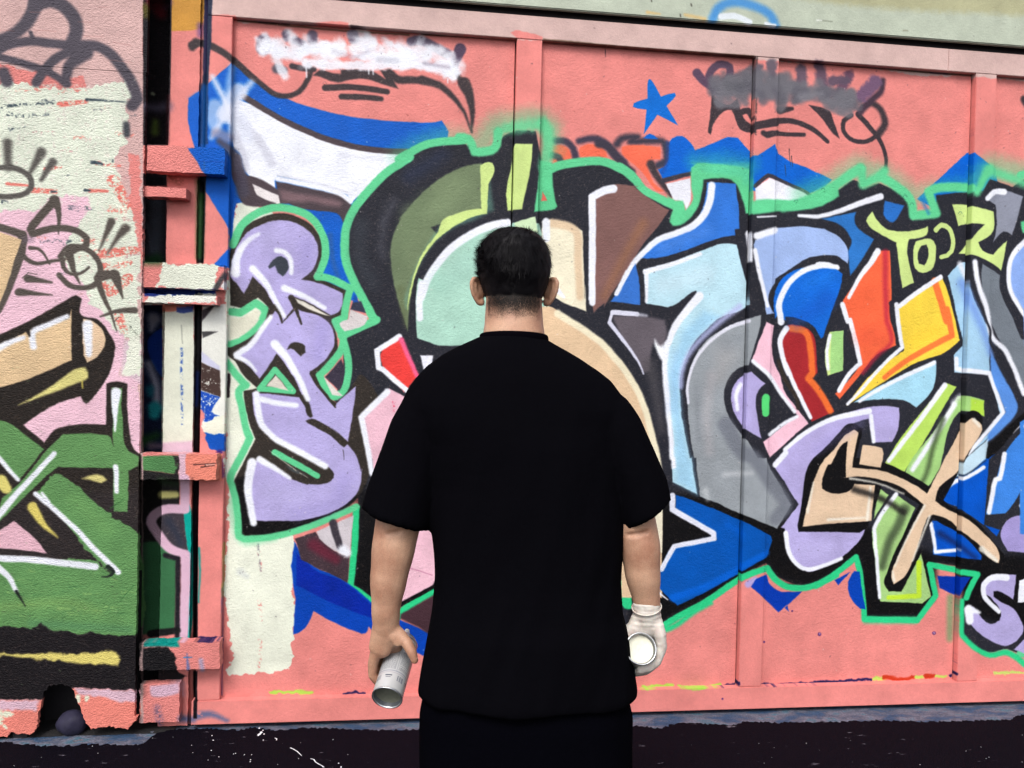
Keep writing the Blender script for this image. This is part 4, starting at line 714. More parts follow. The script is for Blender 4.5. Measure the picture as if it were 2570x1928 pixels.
# ---------------------------------------------------------------- board shapes that carry the paint
def slab(name, outline, y0, y1, mat, parent=None, bevel=.002, front_uv=True):
    """an upright board: outline [(x,z)...] in its face plane y0, thickness back to y1"""
    bm = bmesh.new()
    a = [bm.verts.new((x, y0, z)) for x, z in outline]; b = [bm.verts.new((x, y1, z)) for x, z in outline]
    fa = bm.faces.new(a); fb = bm.faces.new(b[::-1]); n = len(a)
    for i in range(n): bm.faces.new((a[(i+1) % n], a[i], b[i], b[(i+1) % n]))
    bmesh.ops.recalc_face_normals(bm, faces=bm.faces)
    if bevel and n <= 8:
        ed = [e for e in bm.edges if abs(e.verts[0].co.y-y0) < 1e-6 and abs(e.verts[1].co.y-y0) < 1e-6]
        bmesh.ops.bevel(bm, geom=ed, offset=bevel, segments=2, affect='EDGES')
    if n > 8: bmesh.ops.triangulate(bm, faces=[f for f in bm.faces if len(f.verts) > 4])
    lay = bm.loops.layers.uv.new("UVMap")
    for f in bm.faces:
        for l in f.loops: l[lay].uv = uv_of(l.vert.co.x, l.vert.co.z, y0)
    me = bpy.data.meshes.new(name); bm.to_mesh(me); bm.free()
    return link(name, me, mat, parent)
def board(name, x0, x1, z0, z1, y0, y1, mat, parent=None, wob=0.0, bevel=.002):
    if not wob: return slab(name, [(x0, z0), (x1, z0), (x1, z1), (x0, z1)], y0, y1, mat, parent, bevel)
    pts = []                                     # slightly worn, uneven outline
    def run(ax, az, bx, bz):
        L = math.hypot(bx-ax, bz-az); k = max(2, int(L/.012))
        for i in range(k):
            t = i/k; nx, nz = (bz-az)/L, -(bx-ax)/L
            d = (noise.noise(Vector(((ax+bx*t)*31, (az+(bz-az)*t)*31, x0*9)))*.6+random.uniform(-.25, .25))*wob if i else 0
            pts.append((ax+(bx-ax)*t+nx*d, az+(bz-az)*t+nz*d))
    run(x0, z0, x1, z0); run(x1, z0, x1, z1); run(x1, z1, x0, z1); run(x0, z1, x0, z0)
    return slab(name, pts, y0, y1, mat, parent, 0)
def X(px, py, y=0.): return on_y(px, py, y).x
def Zh(px, py, y=0.): return on_y(px, py, y).z

# ---------------------------------------------------------------- panelled door
K = CAM_D/2000.
z_bot0, z_bot1 = CAM_H-873*K, CAM_H-815*K
z_top0, z_top1 = CAM_H+840*K, CAM_H+899*K
door = empty("panelled_door", (0, 0, 0)); tag(door, "wide salmon pink timber door with framed panels covered in graffiti lettering", "door")
xs = [(X(507, 800), X(568, 858)), (X(1287, 557), X(1350, 557)), (X(1881, 757), X(1938, 757)), (X(2431, 807), X(2482, 807)), (3.33, 3.42), (4.20, 4.29)]
XL = xs[0][0]; XR = 4.9
PY = .027                                        # the panels sit this far behind the frame
for i in range(5):
    board("panel", xs[i][1]-.004, xs[i+1][0]-.0055, z_bot1-.01, z_top0+.01, PY, PY+.018, M_PANEL, door, bevel=0)
board("panel", xs[5][1], XR, z_bot1-.01, z_top0+.01, PY, PY+.018, M_PANEL, door, bevel=0)
for i, (a, b) in enumerate(xs): board("stile", a, b, z_bot1+.0012, z_top0-.0012, .0004, .05, M_DOOR, door)
xj = X(2380, 175)
board("top_rail", XL, xj-.0008, z_top0, z_top1, 0, .05, M_DOOR, door); board("top_rail", xj+.0008, XR, z_top0, z_top1, .0006, .05, M_DOOR, door)
board("bottom_rail", XL-.012, XR, z_bot0, z_bot1, -.004, .05, M_DOOR, door)
# dark frame behind and above: the slot the door runs in
hd = board("head_track", X(515, 30)-.6, XR+.3, z_top1+.004, z_top1+.30, .024, .09, M_DARKWOOD)
tag(hd, "dark timber head track in the narrow slot above the door", "track")
sill = board("sill_backing", XL-.02, XR+.3, -.02, z_top1+.003, .062, .08, M_DARKWOOD, bevel=0); tag(sill, "dark backing boards seen in the joints of the pink door", "board")
# nail heads on the frame
def nail(parent, px, py, y, r=.004):
    p = on_y(px, py, y); bm = bmesh.new(); bmesh.ops.create_cone(bm, cap_ends=True, segments=12, radius1=r, radius2=r*.8, depth=.003)
    bmesh.ops.rotate(bm, verts=bm.verts, matrix=Matrix.Rotation(math.pi/2, 3, 'X')); bmesh.ops.translate(bm, verts=bm.verts, vec=(p.x, y-.001, p.z))
    lay = bm.loops.layers.uv.new("UVMap")
    for f in bm.faces:
        for l in f.loops: l[lay].uv = uv_of(p.x, p.z, y)
    me = bpy.data.meshes.new("nail"); bm.to_mesh(me); bm.free(); return link("nail", me, M_DOOR, parent)
for px, py, y in ((2057, 1591, PY), (2344, 1589, PY), (1988, 1533, PY), (1814, 1754, 0), (1918, 1611, PY), (2319, 1737, 0), (2489, 1732, 0), (2108, 1763, 0), (2285, 1673, PY), (1920, 1737, 0),
                  (814, 210, PY), (1154, 281, PY), (2409, 537, PY), (2069, 480, PY), (1998, 507, PY), (1441, 278, PY), (1500, 340, PY), (1023, 288, PY)):
    nail(door, px, py, y, .0045 if (px, py) in ((2057, 1591), (2344, 1589)) else .0028)

# ---------------------------------------------------------------- eave above the door
FY = -.018
zf0 = Zh(1950, 66, FY)-.002
eave = empty("eave", (0, 0, 0)); tag(eave, "pale green eave boarding above the door with a blue sprayed arc", "eave")
board("fascia_board", X(515, 30)-.7, XR+.3, zf0, zf0+.215, FY, FY+.02, M_DOOR, eave, bevel=.004)
board("fascia_board", X(515, 30)-.7, XR+.3, zf0+.2165, zf0+.232, FY-.006, FY+.02, plain("pale_bead", (.5, .5, .42), .5, .2), eave, bevel=.003)
board("fascia_board", X(515, 30)-.7, XR+.3, zf0+.2335, zf0+.6, FY-.004, FY+.02, plain("olive_board", (.26, .24, .13), .6, .5, 30), eave, bevel=.004)

# ---------------------------------------------------------------- hinge post, pipe, recess at the left of the door
RY = .13
xg0 = X(330, 800, RY); 
back = board("recess_back", X(300, 800, RY)-.1, X(540, 800, RY)+.05, -.02, zf0+.3, RY, RY+.03, M_THICK, bevel=0); tag(back, "dark board at the back of the gap beside the door", "board")
post = empty("hinge_post", (0, 0, 0)); tag(post, "salmon and cream timber post with bracket blocks left of the door", "post")
PO = .012
board("post_board", X(414, 800, PO), X(489, 800, PO), 0.012, zf0+.3, PO, PO+.05, M_DOOR, post, wob=.0035)
def cleat(px0, px1, py0, py1, y, y1, wob=.004, mat=None):
    return board("cleat", X(px0, (py0+py1)/2, y), X(px1, (py0+py1)/2, y), Zh((px0+px1)/2, py1, y), Zh((px0+px1)/2, py0, y), y, y1, mat or M_THICK, post, wob=wob)
cleat(369, 564, 367, 433, -.06, -.006); cleat(362, 467, 470, 495, -.05, .010)
cleat(357, 562, 661, 724, -.055, -.006); cleat(357, 545, 740, 762, -.062, -.006)
cleat(352, 543, 1139, 1204, -.062, -.006, .006); cleat(350, 551, 1612, 1681, -.058, -.006, .006)
cleat(350, 450, 1716, 1813, -.03, .010, .006)
bm = bmesh.new(); bmesh.ops.create_cone(bm, cap_ends=True, segments=24, radius1=.017, radius2=.017, depth=zf0+.25)
bmesh.ops.translate(bm, verts=bm.verts, vec=(X(498, 800, .04), .045, (zf0+.25)/2+.01))
lay = bm.loops.layers.uv.new("UVMap")
for f in bm.faces:
    f.smooth = len(f.verts) == 4
    for l in f.loops: l[lay].uv = uv_of(l.vert.co.x, l.vert.co.z, .03)
me = bpy.data.meshes.new("steel_pipe"); bm.to_mesh(me); bm.free(); pipe = link("steel_pipe", me, M_DOOR)
tag(pipe, "dark blue painted pipe standing in the slot beside the door", "pipe")

# ---------------------------------------------------------------- boarded wall at the left
BY = -.056
def rough_line(pts, amp, step=.008):
    out = []
    for i in range(len(pts)-1):
        (ax, az), (bx, bz) = pts[i], pts[i+1]; L = math.hypot(bx-ax, bz-az); k = max(1, int(L/step))
        for j in range(k):
            t = j/k; n_ = random.uniform(-amp, amp)
            out.append((ax+(bx-ax)*t-(bz-az)/L*n_, az+(bz-az)*t+(bx-ax)/L*n_))
    out.append(pts[-1]); return out
wall = empty("boarded_wall", (0, 0, 0)); tag(wall, "thickly painted plywood wall left of the door with green lettering and broken bottom edge", "wall")
xr = X(355, 800, BY)
def u2(px, py): p = on_y(px*K3, 1478+py*K3, BY); return (p.x, p.z)
bot = [u2(*p) for p in ((-700, 1395), (-300, 1350), (0, 1370), (60, 1368), (100, 1330), (200, 1345), (300, 1342), (342, 1290), (350, 1180), (372, 1090), (402, 965), (455, 900), (560, 880), (650, 905), (685, 945), (708, 1020), (742, 1100), (762, 1150), (800, 1240), (842, 1292), (930, 1285), (1010, 1268), (1090, 1290), (1180, 1300), (1245, 1235), (1275, 1180))]
bot = rough_line(bot, .0035)
zs = Zh(200, 172, BY)
slab("plywood_sheet", bot+[(xr, bot[-1][1])]+rough_line([(xr, bot[-1][1]+.02), (xr+.001, zs-.0012)], .0016)+[(-3.2, zs-.0012), (-3.2, bot[0][1])], BY, BY+.02, M_THICK, wall)
slab("plywood_sheet", rough_line([(-3.2, zs), (xr+.004, zs)], .0008, .03)+[(xr+.004, zf0+.8), (-3.2, zf0+.8)], BY-.0012, BY+.02, M_THICK, wall)
slab("edge_strip", rough_line([(X(1185*K3, 400+1150*K3, BY-.008), zs-.95), (xr+.0015, zs-1.0), (xr+.0015, zs-.22), (X(310, 390, BY-.008), zs-.22)], .003), BY-.008, BY-.001, M_THICK, wall)
# studs that carry the sheets
for x in (-2.6, -2.0, -1.48): board("stud", x, x+.05, .0, zf0+.6, BY+.021, RY-.002, M_DARKWOOD, wall, bevel=0)
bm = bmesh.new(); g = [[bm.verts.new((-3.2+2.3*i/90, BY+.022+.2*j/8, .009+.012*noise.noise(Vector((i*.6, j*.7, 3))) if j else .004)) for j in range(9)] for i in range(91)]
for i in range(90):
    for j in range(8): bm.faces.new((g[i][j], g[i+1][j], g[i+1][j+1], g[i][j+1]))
me = bpy.data.meshes.new("hole_shade"); bm.to_mesh(me); bm.free(); tag(link("hole_shade", me, plain("black_shade", (.008, .007, .008), .9, .9, 90, .5), smooth=True), "dark sheet added on the ground to shade the hole in the wall", "hole_shade", kind="stuff")  # dark sheet added in place of the hole's own shade
board("backing_board", -3.2, X(352, 1700, RY-.004), 0, .6, RY-.02, RY-.004, M_DARKWOOD, wall, bevel=0)
# stone in the hole
def blob(name, c, r, seed, mat, parent=None, sub=3, amp=.18):
    bm = bmesh.new(); bmesh.ops.create_icosphere(bm, subdivisions=sub, radius=1)
    for v in bm.verts:
        n_ = 1+amp*noise.noise(v.co*1.3+Vector((seed, 0, 0)))+amp*.25*noise.noise(v.co*5)
        v.co = Vector((v.co.x*r[0], v.co.y*r[1], v.co.z*r[2]))*n_
    me = bpy.data.meshes.new(name); bm.to_mesh(me); bm.free(); o = link(name, me, mat, parent, True); o.location = c; return o
ps = on_y(672*K3, 1478+1215*K3, -.01)
st = blob("stone", (ps.x, -.012, .045), (.056, .045, .046), 4, plain("sprayed_stone", (.012, .010, .03), .75, .6, 50, .4))
tag(st, "small violet sprayed stone lying in the hole under the wall", "stone")

# ---------------------------------------------------------------- ground
def ground_material(name, base, spot, bump):
    m, n, b = nodes(name); L = n.links.new
    tc = N(n, "ShaderNodeTexCoord")
    a = N(n, "ShaderNodeTexNoise", Scale=260.0, Detail=5.0, Roughness=.7); L(tc.outputs["Object"], a.inputs["Vector"])
    c = N(n, "ShaderNodeTexNoise", Scale=9.0, Detail=5.0, Roughness=.65); L(tc.outputs["Object"], c.inputs["Vector"])
    mp = N(n, "ShaderNodeMapping"); mp.inputs["Rotation"].default_value = (0, 0, .5); mp.inputs["Scale"].default_value = (9, 34, 9); L(tc.outputs["Object"], mp.inputs[0])
    d = N(n, "ShaderNodeTexNoise", Scale=1.0, Detail=8.0, Roughness=.72); L(mp.outputs[0], d.inputs["Vector"])
    rp = N(n, "ShaderNodeValToRGB"); rp.color_ramp.elements[0].position = .3; rp.color_ramp.elements[0].color = (*[x*.55 for x in base], 1)
    rp.color_ramp.elements[1].position = .72; rp.color_ramp.elements[1].color = (*[x*3.2 for x in base], 1); L(a.outputs[0], rp.inputs[0])
    th = N(n, "ShaderNodeMapRange"); th.inputs[1].default_value = .625; th.inputs[2].default_value = .68; L(d.outputs[0], th.inputs[0])
    tk = N(n, "ShaderNodeMapRange"); tk.inputs[1].default_value = .50; tk.inputs[2].default_value = .62; L(c.outputs[0], tk.inputs[0])
    mu = N(n, "ShaderNodeMath", operation='MULTIPLY'); L(th.outputs[0], mu.inputs[0]); L(tk.outputs[0], mu.inputs[1])
    mx = N(n, "ShaderNodeMix", data_type='RGBA'); L(mu.outputs[0], mx.inputs[0]); L(rp.outputs[0], mx.inputs[6]); mx.inputs[7].default_value = (*spot, 1)
    L(mx.outputs[2], b.inputs["Base Color"]); b.inputs["Roughness"].default_value = .8; b.inputs["Specular IOR Level"].default_value = .04
    bp = N(n, "ShaderNodeBump", Distance=.006, Strength=bump); L(a.outputs[0], bp.inputs["Height"]); L(bp.outputs[0], b.inputs["Normal"])
    return m
M_ASPH = ground_material("dark_asphalt", (.0018, .0014, .0032), (.30, .27, .33), .9)
edge = [(-60, 1874), (0, 1863), (50, 1866), (100, 1872), (160, 1873), (217, 1868), (290, 1869), (353, 1868), (380, 1845), (434, 1830), (520, 1828), (600, 1833), (635, 1825), (690, 1833), (771, 1826), (860, 1829), (950, 1833), (1042, 1830), (1200, 1828), (1400, 1826), (1593, 1821), (1655, 1828), (1698, 1815), (1760, 1816), (1834, 1821), (1875, 1810), (1940, 1814), (2000, 1813), (2105, 1812), (2200, 1808), (2322, 1811), (2450, 1809), (2534, 1806), (2553, 1795), (2640, 1790)]
AZ = .010
pe = [on_z(x, y, AZ) for x, y in edge]; pe = [(p.x, p.y) for p in pe]
pe = [(-40, pe[0][1])]+[(-3.4, pe[0][1])]+pe+[(3.8, pe[-1][1]), (40, pe[-1][1])]
pr = [pe[0]]+rough_line(pe[1:-1], .009, .008)+[pe[-1]]
mono = [pr[0]]
for p in pr[1:]:
    if p[0] > mono[-1][0]+.001: mono.append(p)
pr = mono
bm = bmesh.new()
up = [bm.verts.new((x, y, AZ)) for x, y in pr]; lo = [bm.verts.new((x, y+.004, 0)) for x, y in pr]; far = [bm.verts.new((x, -.7, AZ)) for x, y in pr]
for i in range(len(pr)-1):
    bm.faces.new((up[i], up[i+1], lo[i+1], lo[i])); bm.faces.new((far[i], far[i+1], up[i+1], up[i]))
a, b = bm.verts.new((-40, -60, AZ)), bm.verts.new((40, -60, AZ)); bm.faces.new([a, b]+far[::-1])
bmesh.ops.triangulate(bm, faces=[f for f in bm.faces if len(f.verts) > 4]); bmesh.ops.recalc_face_normals(bm, faces=bm.faces)
me = bpy.data.meshes.new("asphalt"); bm.to_mesh(me); bm.free(); tag(link("road", me, M_ASPH), kind="structure")
def concrete_mat():
    m, n, b = nodes("sprayed_concrete"); L = n.links.new
    tc = N(n, "ShaderNodeTexCoord"); mp = N(n, "ShaderNodeMapping"); mp.inputs["Scale"].default_value = (1, 2.5, 1); L(tc.outputs["Object"], mp.inputs[0])
    a = N(n, "ShaderNodeTexNoise", Scale=7.0, Detail=5.0, Roughness=.6); L(mp.outputs[0], a.inputs["Vector"])
    c = N(n, "ShaderNodeTexNoise", Scale=120.0, Detail=5.0, Roughness=.7); L(mp.outputs[0], c.inputs["Vector"])
    r = N(n, "ShaderNodeValToRGB"); L(a.outputs[0], r.inputs[0]); e = r.color_ramp.elements
    e[0].position = .25; e[0].color = (.012, .03, .08, 1); e[1].position = .8; e[1].color = (.22, .22, .27, 1)
    for p_, c_ in ((.42, (.03, .08, .17, 1)), (.5, (.10, .11, .16, 1)), (.56, (.17, .17, .23, 1)), (.63, (.05, .15, .22, 1)), (.7, (.22, .14, .16, 1))):
        k = e.new(p_); k.color = c_
    mr = N(n, "ShaderNodeMapRange"); mr.inputs[1].default_value = .3; mr.inputs[2].default_value = .7; mr.inputs[3].default_value = .15; mr.inputs[4].default_value = 1.25; L(c.outputs[0], mr.inputs[0])
    vm = N(n, "ShaderNodeVectorMath", operation='SCALE'); L(r.outputs[0], vm.inputs[0]); L(mr.outputs[0], vm.inputs["Scale"]); L(vm.outputs[0], b.inputs["Base Color"])
    b.inputs["Roughness"].default_value = .7
    bp = N(n, "ShaderNodeBump", Distance=.004, Strength=.8); L(c.outputs[0], bp.inputs["Height"]); L(bp.outputs[0], b.inputs["Normal"])
    return m
M_CONC = concrete_mat()
# concrete footing: slightly lumpy strip that rises towards the wall
bm = bmesh.new(); nx, ny = 420, 10
g = [[None]*(ny+1) for _ in range(nx+1)]
for i in range(nx+1):
    for j in range(ny+1):
        x = -3.4+9.2*i/nx; y = -.34+.54*j/ny
        up_ = .010*max(0, 1-abs(y+.03)/.1) if x < -.75 else .006*max(0, 1-abs(y)/.1)
        g[i][j] = bm.verts.new((x, y, -.004+up_+.004*noise.noise(Vector((x*9, y*20, 0)))))
for i in range(nx):
    for j in range(ny): bm.faces.new((g[i][j], g[i+1][j], g[i+1][j+1], g[i][j+1]))
me = bpy.data.meshes.new("footing"); bm.to_mesh(me); bm.free(); tag(link("ground", me, M_CONC, smooth=True), kind="structure")
# big earth sheet so that nothing ends in mid air
bm = bmesh.new(); q = [bm.verts.new(v) for v in ((-200, -200, -.03), (200, -200, -.03), (200, 200, -.03), (-200, 200, -.03))]; bm.faces.new(q)
me = bpy.data.meshes.new("earth"); bm.to_mesh(me); bm.free(); tag(link("terrain", me, M_ASPH), kind="structure")
# splashes of pale paint on the asphalt
M_SPL = plain("dried_white_paint", (.72, .74, .78), .5)
bm = bmesh.new()
def splat(px, py, r):
    c = on_z(px, py, AZ+.0006); k = 9
    vs = [bm.verts.new((c.x+math.cos(t*2*math.pi/k)*r*random.uniform(.6, 1.3), c.y+math.sin(t*2*math.pi/k)*r*random.uniform(.9, 2.0), AZ+.001)) for t in range(k)]
    bm.faces.new(vs)
def drip(pts, wd):
    P = [on_z(px, py, AZ) for px, py in pts]; prev = None
    for i, p in enumerate(P):
        ww = wd*random.uniform(.5, 1.3); q_ = (bm.verts.new((p.x-ww, p.y, AZ+.001)), bm.verts.new((p.x+ww, p.y+ww, AZ+.001)))
        if prev: bm.faces.new((prev[0], prev[1], q_[1], q_[0]))
        prev = q_
def q2(*a): return [(500+x*K3, 1478+y*K3) for x, y in a]
drip(q2((842, 1474), (870, 1486), (905, 1506), (930, 1530), (948, 1548)), .0016)
drip(q2((1030, 1575), (1060, 1582), (1075, 1605), (1100, 1622), (1135, 1640), (1152, 1655)), .0022)
drip(q2((700, 1385), (718, 1390), (714, 1404)), .0022)
for x, y, r in ((555, 1290, 3), (590, 1310, 3), (560, 1345, 6), (600, 1345, 3), (575, 1330, 5), (548, 1358, 3), (118, 1358, 2), (128, 1402, 2.4), (112, 1496, 2), (318, 1528, 2), (335, 1523, 2), (418, 1536, 1.6), (475, 1582, 2), (592, 1400, 2), (472, 1600, 2), (182, 1555, 1.5), (1290, 1615, 2), (1312, 1650, 3)): 
    splat(500+x*K3, 1478+y*K3, r*.0011)
for i in range(45):
    splat(random.uniform(0, 2570), random.uniform(1845, 1928), random.uniform(.0004, .0016))
me = bpy.data.meshes.new("paint_specks"); bm.to_mesh(me); bm.free(); tag(link("paint_splashes", me, M_SPL), "pale dried paint drips and specks on the dark asphalt", "paint splashes", kind="stuff")
# ================================================================ the figure
PD = 1.72                                        # metres from the eye to the figure
MPP = PD/FPX                                     # metres per sketch pixel at that distance
VS = 2570/2211.0                                 # overview sketch unit in fine units
def V(px, py, dd=0.0): return at(px*VS, py*VS, PD+dd)      # overview units
def T(px, py, dd=0.0): return at(px, py, PD+dd)            # fine units
foot = V(1135, 1000); foot = Vector((foot.x, foot.y, AZ))
person = empty("person", foot); tag(person, "person seen from behind in black t-shirt and trousers holding a spray can in each hand", "person")

FWD = Vector((CF.x, CF.y, 0)).normalized(); RGT = Vector((FWD.y, -FWD.x, 0)); UP = Vector((0, 0, 1))
def local(v): return v-foot
class Blob:
    """closed rings joined in one mesh, later fused into one skin"""
    def __init__(s): s.bm = bmesh.new()
    def rings(s, R_):
        bm = s.bm; prev = None
        for ring in R_:
            vs = [bm.verts.new(local(p)) for p in ring]
            if prev:
                n = len(vs)
                for i in range(n): bm.faces.new((prev[i], prev[(i+1) % n], vs[(i+1) % n], vs[i]))
            else: bm.faces.new(vs[::-1])
            prev = vs
        bm.faces.new(prev)
    def tube(s, pts, rad, n=16, flat=None):
        """pts: world points; rad: radius each (or (side, depth) pairs); rounded ends"""
        P = [Vector(p) for p in pts]; R0 = [r if isinstance(r, tuple) else (r, r) for r in rad]
        Q, S = [], []
        for i in range(len(P)-1):
            k = 4
            for j in range(k):
                t = j/k; Q.append(P[i].lerp(P[i+1], t)); a, b = R0[i], R0[i+1]; tt = t*t*(3-2*t)
                S.append((a[0]+(b[0]-a[0])*tt, a[1]+(b[1]-a[1])*tt))
        Q.append(P[-1]); S.append(R0[-1])
        out = []
        d0 = (Q[1]-Q[0]).normalized(); d1 = (Q[-1]-Q[-2]).normalized()
        Qe = [(Q[0]-d0*S[0][0]*c_, .01+math.sqrt(max(0, 1-c_*c_))) for c_ in (.98, .8, .45)]
        seq = [(p, (S[0][0]*m_, S[0][1]*m_), d0) for p, m_ in Qe]
        for i in range(len(Q)):
            d = (Q[min(i+1, len(Q)-1)]-Q[max(i-1, 0)]).normalized(); seq.append((Q[i], S[i], d))
        seq += [(Q[-1]+d1*S[-1][0]*c_, (S[-1][0]*(math.sqrt(max(0, 1-c_*c_))+.01), S[-1][1]*(math.sqrt(max(0, 1-c_*c_))+.01)), d1) for c_ in (.45, .8, .98)]
        ref = flat or RGT
        for p, (ra, rb), d in seq:
            a = (ref-d*ref.dot(d))
            if a.length < .2: a = UP-d*UP.dot(d)
            a.normalize(); b = d.cross(a)
            out.append([p+a*math.cos(t)*ra+b*math.sin(t)*rb for t in [2*math.pi*k/n for k in range(n)]])
        s.rings(out)
    def ball(s, c, r, rot=None):
        t = bmesh.new(); bmesh.ops.create_icosphere(t, subdivisions=3, radius=1)
        m = {}
        for v in t.verts:
            q = Vector((v.co.x*r[0], v.co.y*r[1], v.co.z*r[2]))
            if rot: q = rot @ q
            q = RGT*q.x+FWD*q.y+UP*q.z
            m[v.index] = s.bm.verts.new(local(c+q))
        for f in t.faces: s.bm.faces.new([m[v.index] for v in f.verts])
        t.free()
    def fuse(s, name, voxel, mat, parent, smooth=4, tweak=None, dec=None):
        bmesh.ops.recalc_face_normals(s.bm, faces=s.bm.faces)
        me = bpy.data.meshes.new(name); s.bm.to_mesh(me); s.bm.free()
        o = bpy.data.objects.new(name, me); COL.objects.link(o)
        r = o.modifiers.new("r", 'REMESH'); r.mode = 'VOXEL'; r.voxel_size = voxel; r.adaptivity = 0
        if smooth: sm = o.modifiers.new("s", 'SMOOTH'); sm.factor = .5; sm.iterations = smooth
        dg = bpy.context.evaluated_depsgraph_get(); dg.update()
        new = bpy.data.meshes.new_from_object(o.evaluated_get(dg)); new.name = name
        bpy.data.objects.remove(o); bpy.data.meshes.remove(me)
        if tweak:
            n = len(new.vertices); a = np.empty(n*3, np.float32); new.vertices.foreach_get("co", a); a = a.reshape(n, 3)
            a = tweak(a, new); new.vertices.foreach_set("co", a.astype(np.float32).ravel()); new.update()
        ob = link(name, new, mat, parent, True); return ob

# ---- materials
def skin_material():
    m, n, b = nodes("skin"); L = n.links.new
    tc = N(n, "ShaderNodeTexCoord")
    a = N(n, "ShaderNodeTexNoise", Scale=14.0, Detail=4.0); L(tc.outputs["Object"], a.inputs["Vector"])
    c = N(n, "ShaderNodeTexNoise", Scale=380.0, Detail=4.0, Roughness=.7); L(tc.outputs["Object"], c.inputs["Vector"])
    r = N(n, "ShaderNodeValToRGB"); e = r.color_ramp.elements; e[0].position = .36; e[0].color = (.36, .175, .110, 1); e[1].position = .62; e[1].color = (.50, .295, .195, 1)
    L(a.outputs[0], r.inputs[0]); 
    mr = N(n, "ShaderNodeMapRange"); mr.inputs[1].default_value = .3; mr.inputs[2].default_value = .7; mr.inputs[3].default_value = .78; mr.inputs[4].default_value = 1.14; L(c.outputs[0], mr.inputs[0])
    vm = N(n, "ShaderNodeVectorMath", operation='SCALE'); L(r.outputs[0], vm.inputs[0]); L(mr.outputs[0], vm.inputs["Scale"]); L(vm.outputs[0], b.inputs["Base Color"])
    b.inputs["Roughness"].default_value = .52; b.inputs["Subsurface Weight"].default_value = .12; b.inputs["Subsurface Radius"].default_value = (.012, .005, .003); b.inputs["Subsurface Scale"].default_value = 1.0
    b.inputs["Specular IOR Level"].default_value = .4
    bp = N(n, "ShaderNodeBump", Distance=.0012, Strength=.5); L(c.outputs[0], bp.inputs["Height"]); L(bp.outputs[0], b.inputs["Normal"])
    return m
M_SKIN = skin_material()
def cloth(name, col, sheen=.0):
    m, n, b = nodes(name); L = n.links.new
    tc = N(n, "ShaderNodeTexCoord")
    a = N(n, "ShaderNodeTexNoise", Scale=900.0, Detail=2.0); L(tc.outputs["Object"], a.inputs["Vector"])
    c = N(n, "ShaderNodeTexNoise", Scale=6.0, Detail=5.0, Distortion=.8); L(tc.outputs["Object"], c.inputs["Vector"])
    r = N(n, "ShaderNodeMix", data_type='RGBA'); L(a.outputs[0], r.inputs[0]); r.inputs[6].default_value = (*[x*.6 for x in col], 1); r.inputs[7].default_value = (*[x*1.5 for x in col], 1)
    L(r.outputs[2], b.inputs["Base Color"]); b.inputs["Roughness"].default_value = .95; b.inputs["Specular IOR Level"].default_value = .012
    mu = N(n, "ShaderNodeMath", operation='MULTIPLY_ADD'); L(c.outputs[0], mu.inputs[0]); mu.inputs[1].default_value = 6.0; L(a.outputs[0], mu.inputs[2])
    bp = N(n, "ShaderNodeBump", Distance=.002, Strength=.5); L(mu.outputs[0], bp.inputs["Height"]); L(bp.outputs[0], b.inputs["Normal"])
    return m
M_TEE = cloth("black_jersey", (.0021, .0020, .0030)); M_TRS = cloth("black_twill", (.0011, .0011, .0022))
M_HAIR = plain("black_hair", (.0030, .0022, .0034), .62, 0, 200, .4, spec=.16)

# ---- cans (positions first: the hands close round them)
class Can: pass
def can_frame(bot_px, d_bot, axis):
    c = Can(); c.b = T(*bot_px, d_bot); c.a = axis.normalized()
    side = (-RGT); side = (side-c.a*side.dot(c.a)).normalized(); c.s = side                      # points to the picture's left
    c.o = c.a.cross(side); 
    if c.o.dot(FWD) < 0: c.o = -c.o                                                              # points away from the eye
    return c
vd = ray(971, 1753).normalized()
upr = (T(1017, 1600)-T(971, 1753)); upr = (upr-vd*upr.dot(vd)).normalized()
CL = can_frame((971, 1753), -.045, upr*.80+vd*.60); CL.R = .0322
vd2 = ray(1609, 1628).normalized()
CRt = can_frame((1609, 1628), -.03, vd2-RGT*.20-UP*.12); CRt.R = .0326
def on_can(c, t, ang, rad):                       # t metres from the bottom; angle 0 left, 90 away, 180 right, -90 towards the eye
    a = math.radians(ang); return c.b+c.a*t+(c.s*math.cos(a)+c.o*math.sin(a))*rad

def left_hand(B, infl=0):
    wr = T(969, 1566, .0)
    for k, (t, r) in enumerate(((.060, .0098), (.079, .0104), (.099, .0106), (.119, .0102))):   # little, ring, middle, index
        Rr = CL.R+r+infl
        kn = on_can(CL, t+.010, -22+3*k, Rr+.010)
        B.tube([wr+UP*.004, wr.lerp(kn, .55)-FWD*.004, kn], [(.0165, .014), (.0148, .0135), r*1.20+infl], flat=RGT)
        pts = [kn, on_can(CL, t, 8, Rr+.006), on_can(CL, t-.004, 48, Rr), on_can(CL, t-.003, 76, Rr-.001), on_can(CL, t, 98, Rr-.002)]
        B.tube(pts, [r*1.15+infl, r*1.04+infl, r+infl, r*.93+infl, r*.80+infl], n=12)
    B.tube([T(969, 1560, -.002), T(966, 1590, -.001), T(956, 1622, .001)], [(.0285, .0205), (.0300, .0185), (.0270, .0150)], n=18, flat=RGT)
    B.tube([T(975, 1570, -.004), T(990, 1596, -.012), T(998, 1612, -.014)], [(.021, .014), (.015, .009), (.010, .006)], n=16, flat=RGT)
    # thumb from the side of the palm
    B.tube([wr+RGT*.004, T(1001, 1592, -.004), T(1020, 1612, -.012), T(1033, 1636, -.020), T(1040, 1657, -.022)], [.0145, .0145, .0126, .0108, .0082], n=14)
    B.tube([T(972, 1590, .0), T(985, 1612, .008), on_can(CL, .125, 60, CL.R+.012)], [(.026, .014), (.024, .013), (.016, .011)], n=14)
    B.ball(T(992, 1610, -.004), (.012, .010, .012))
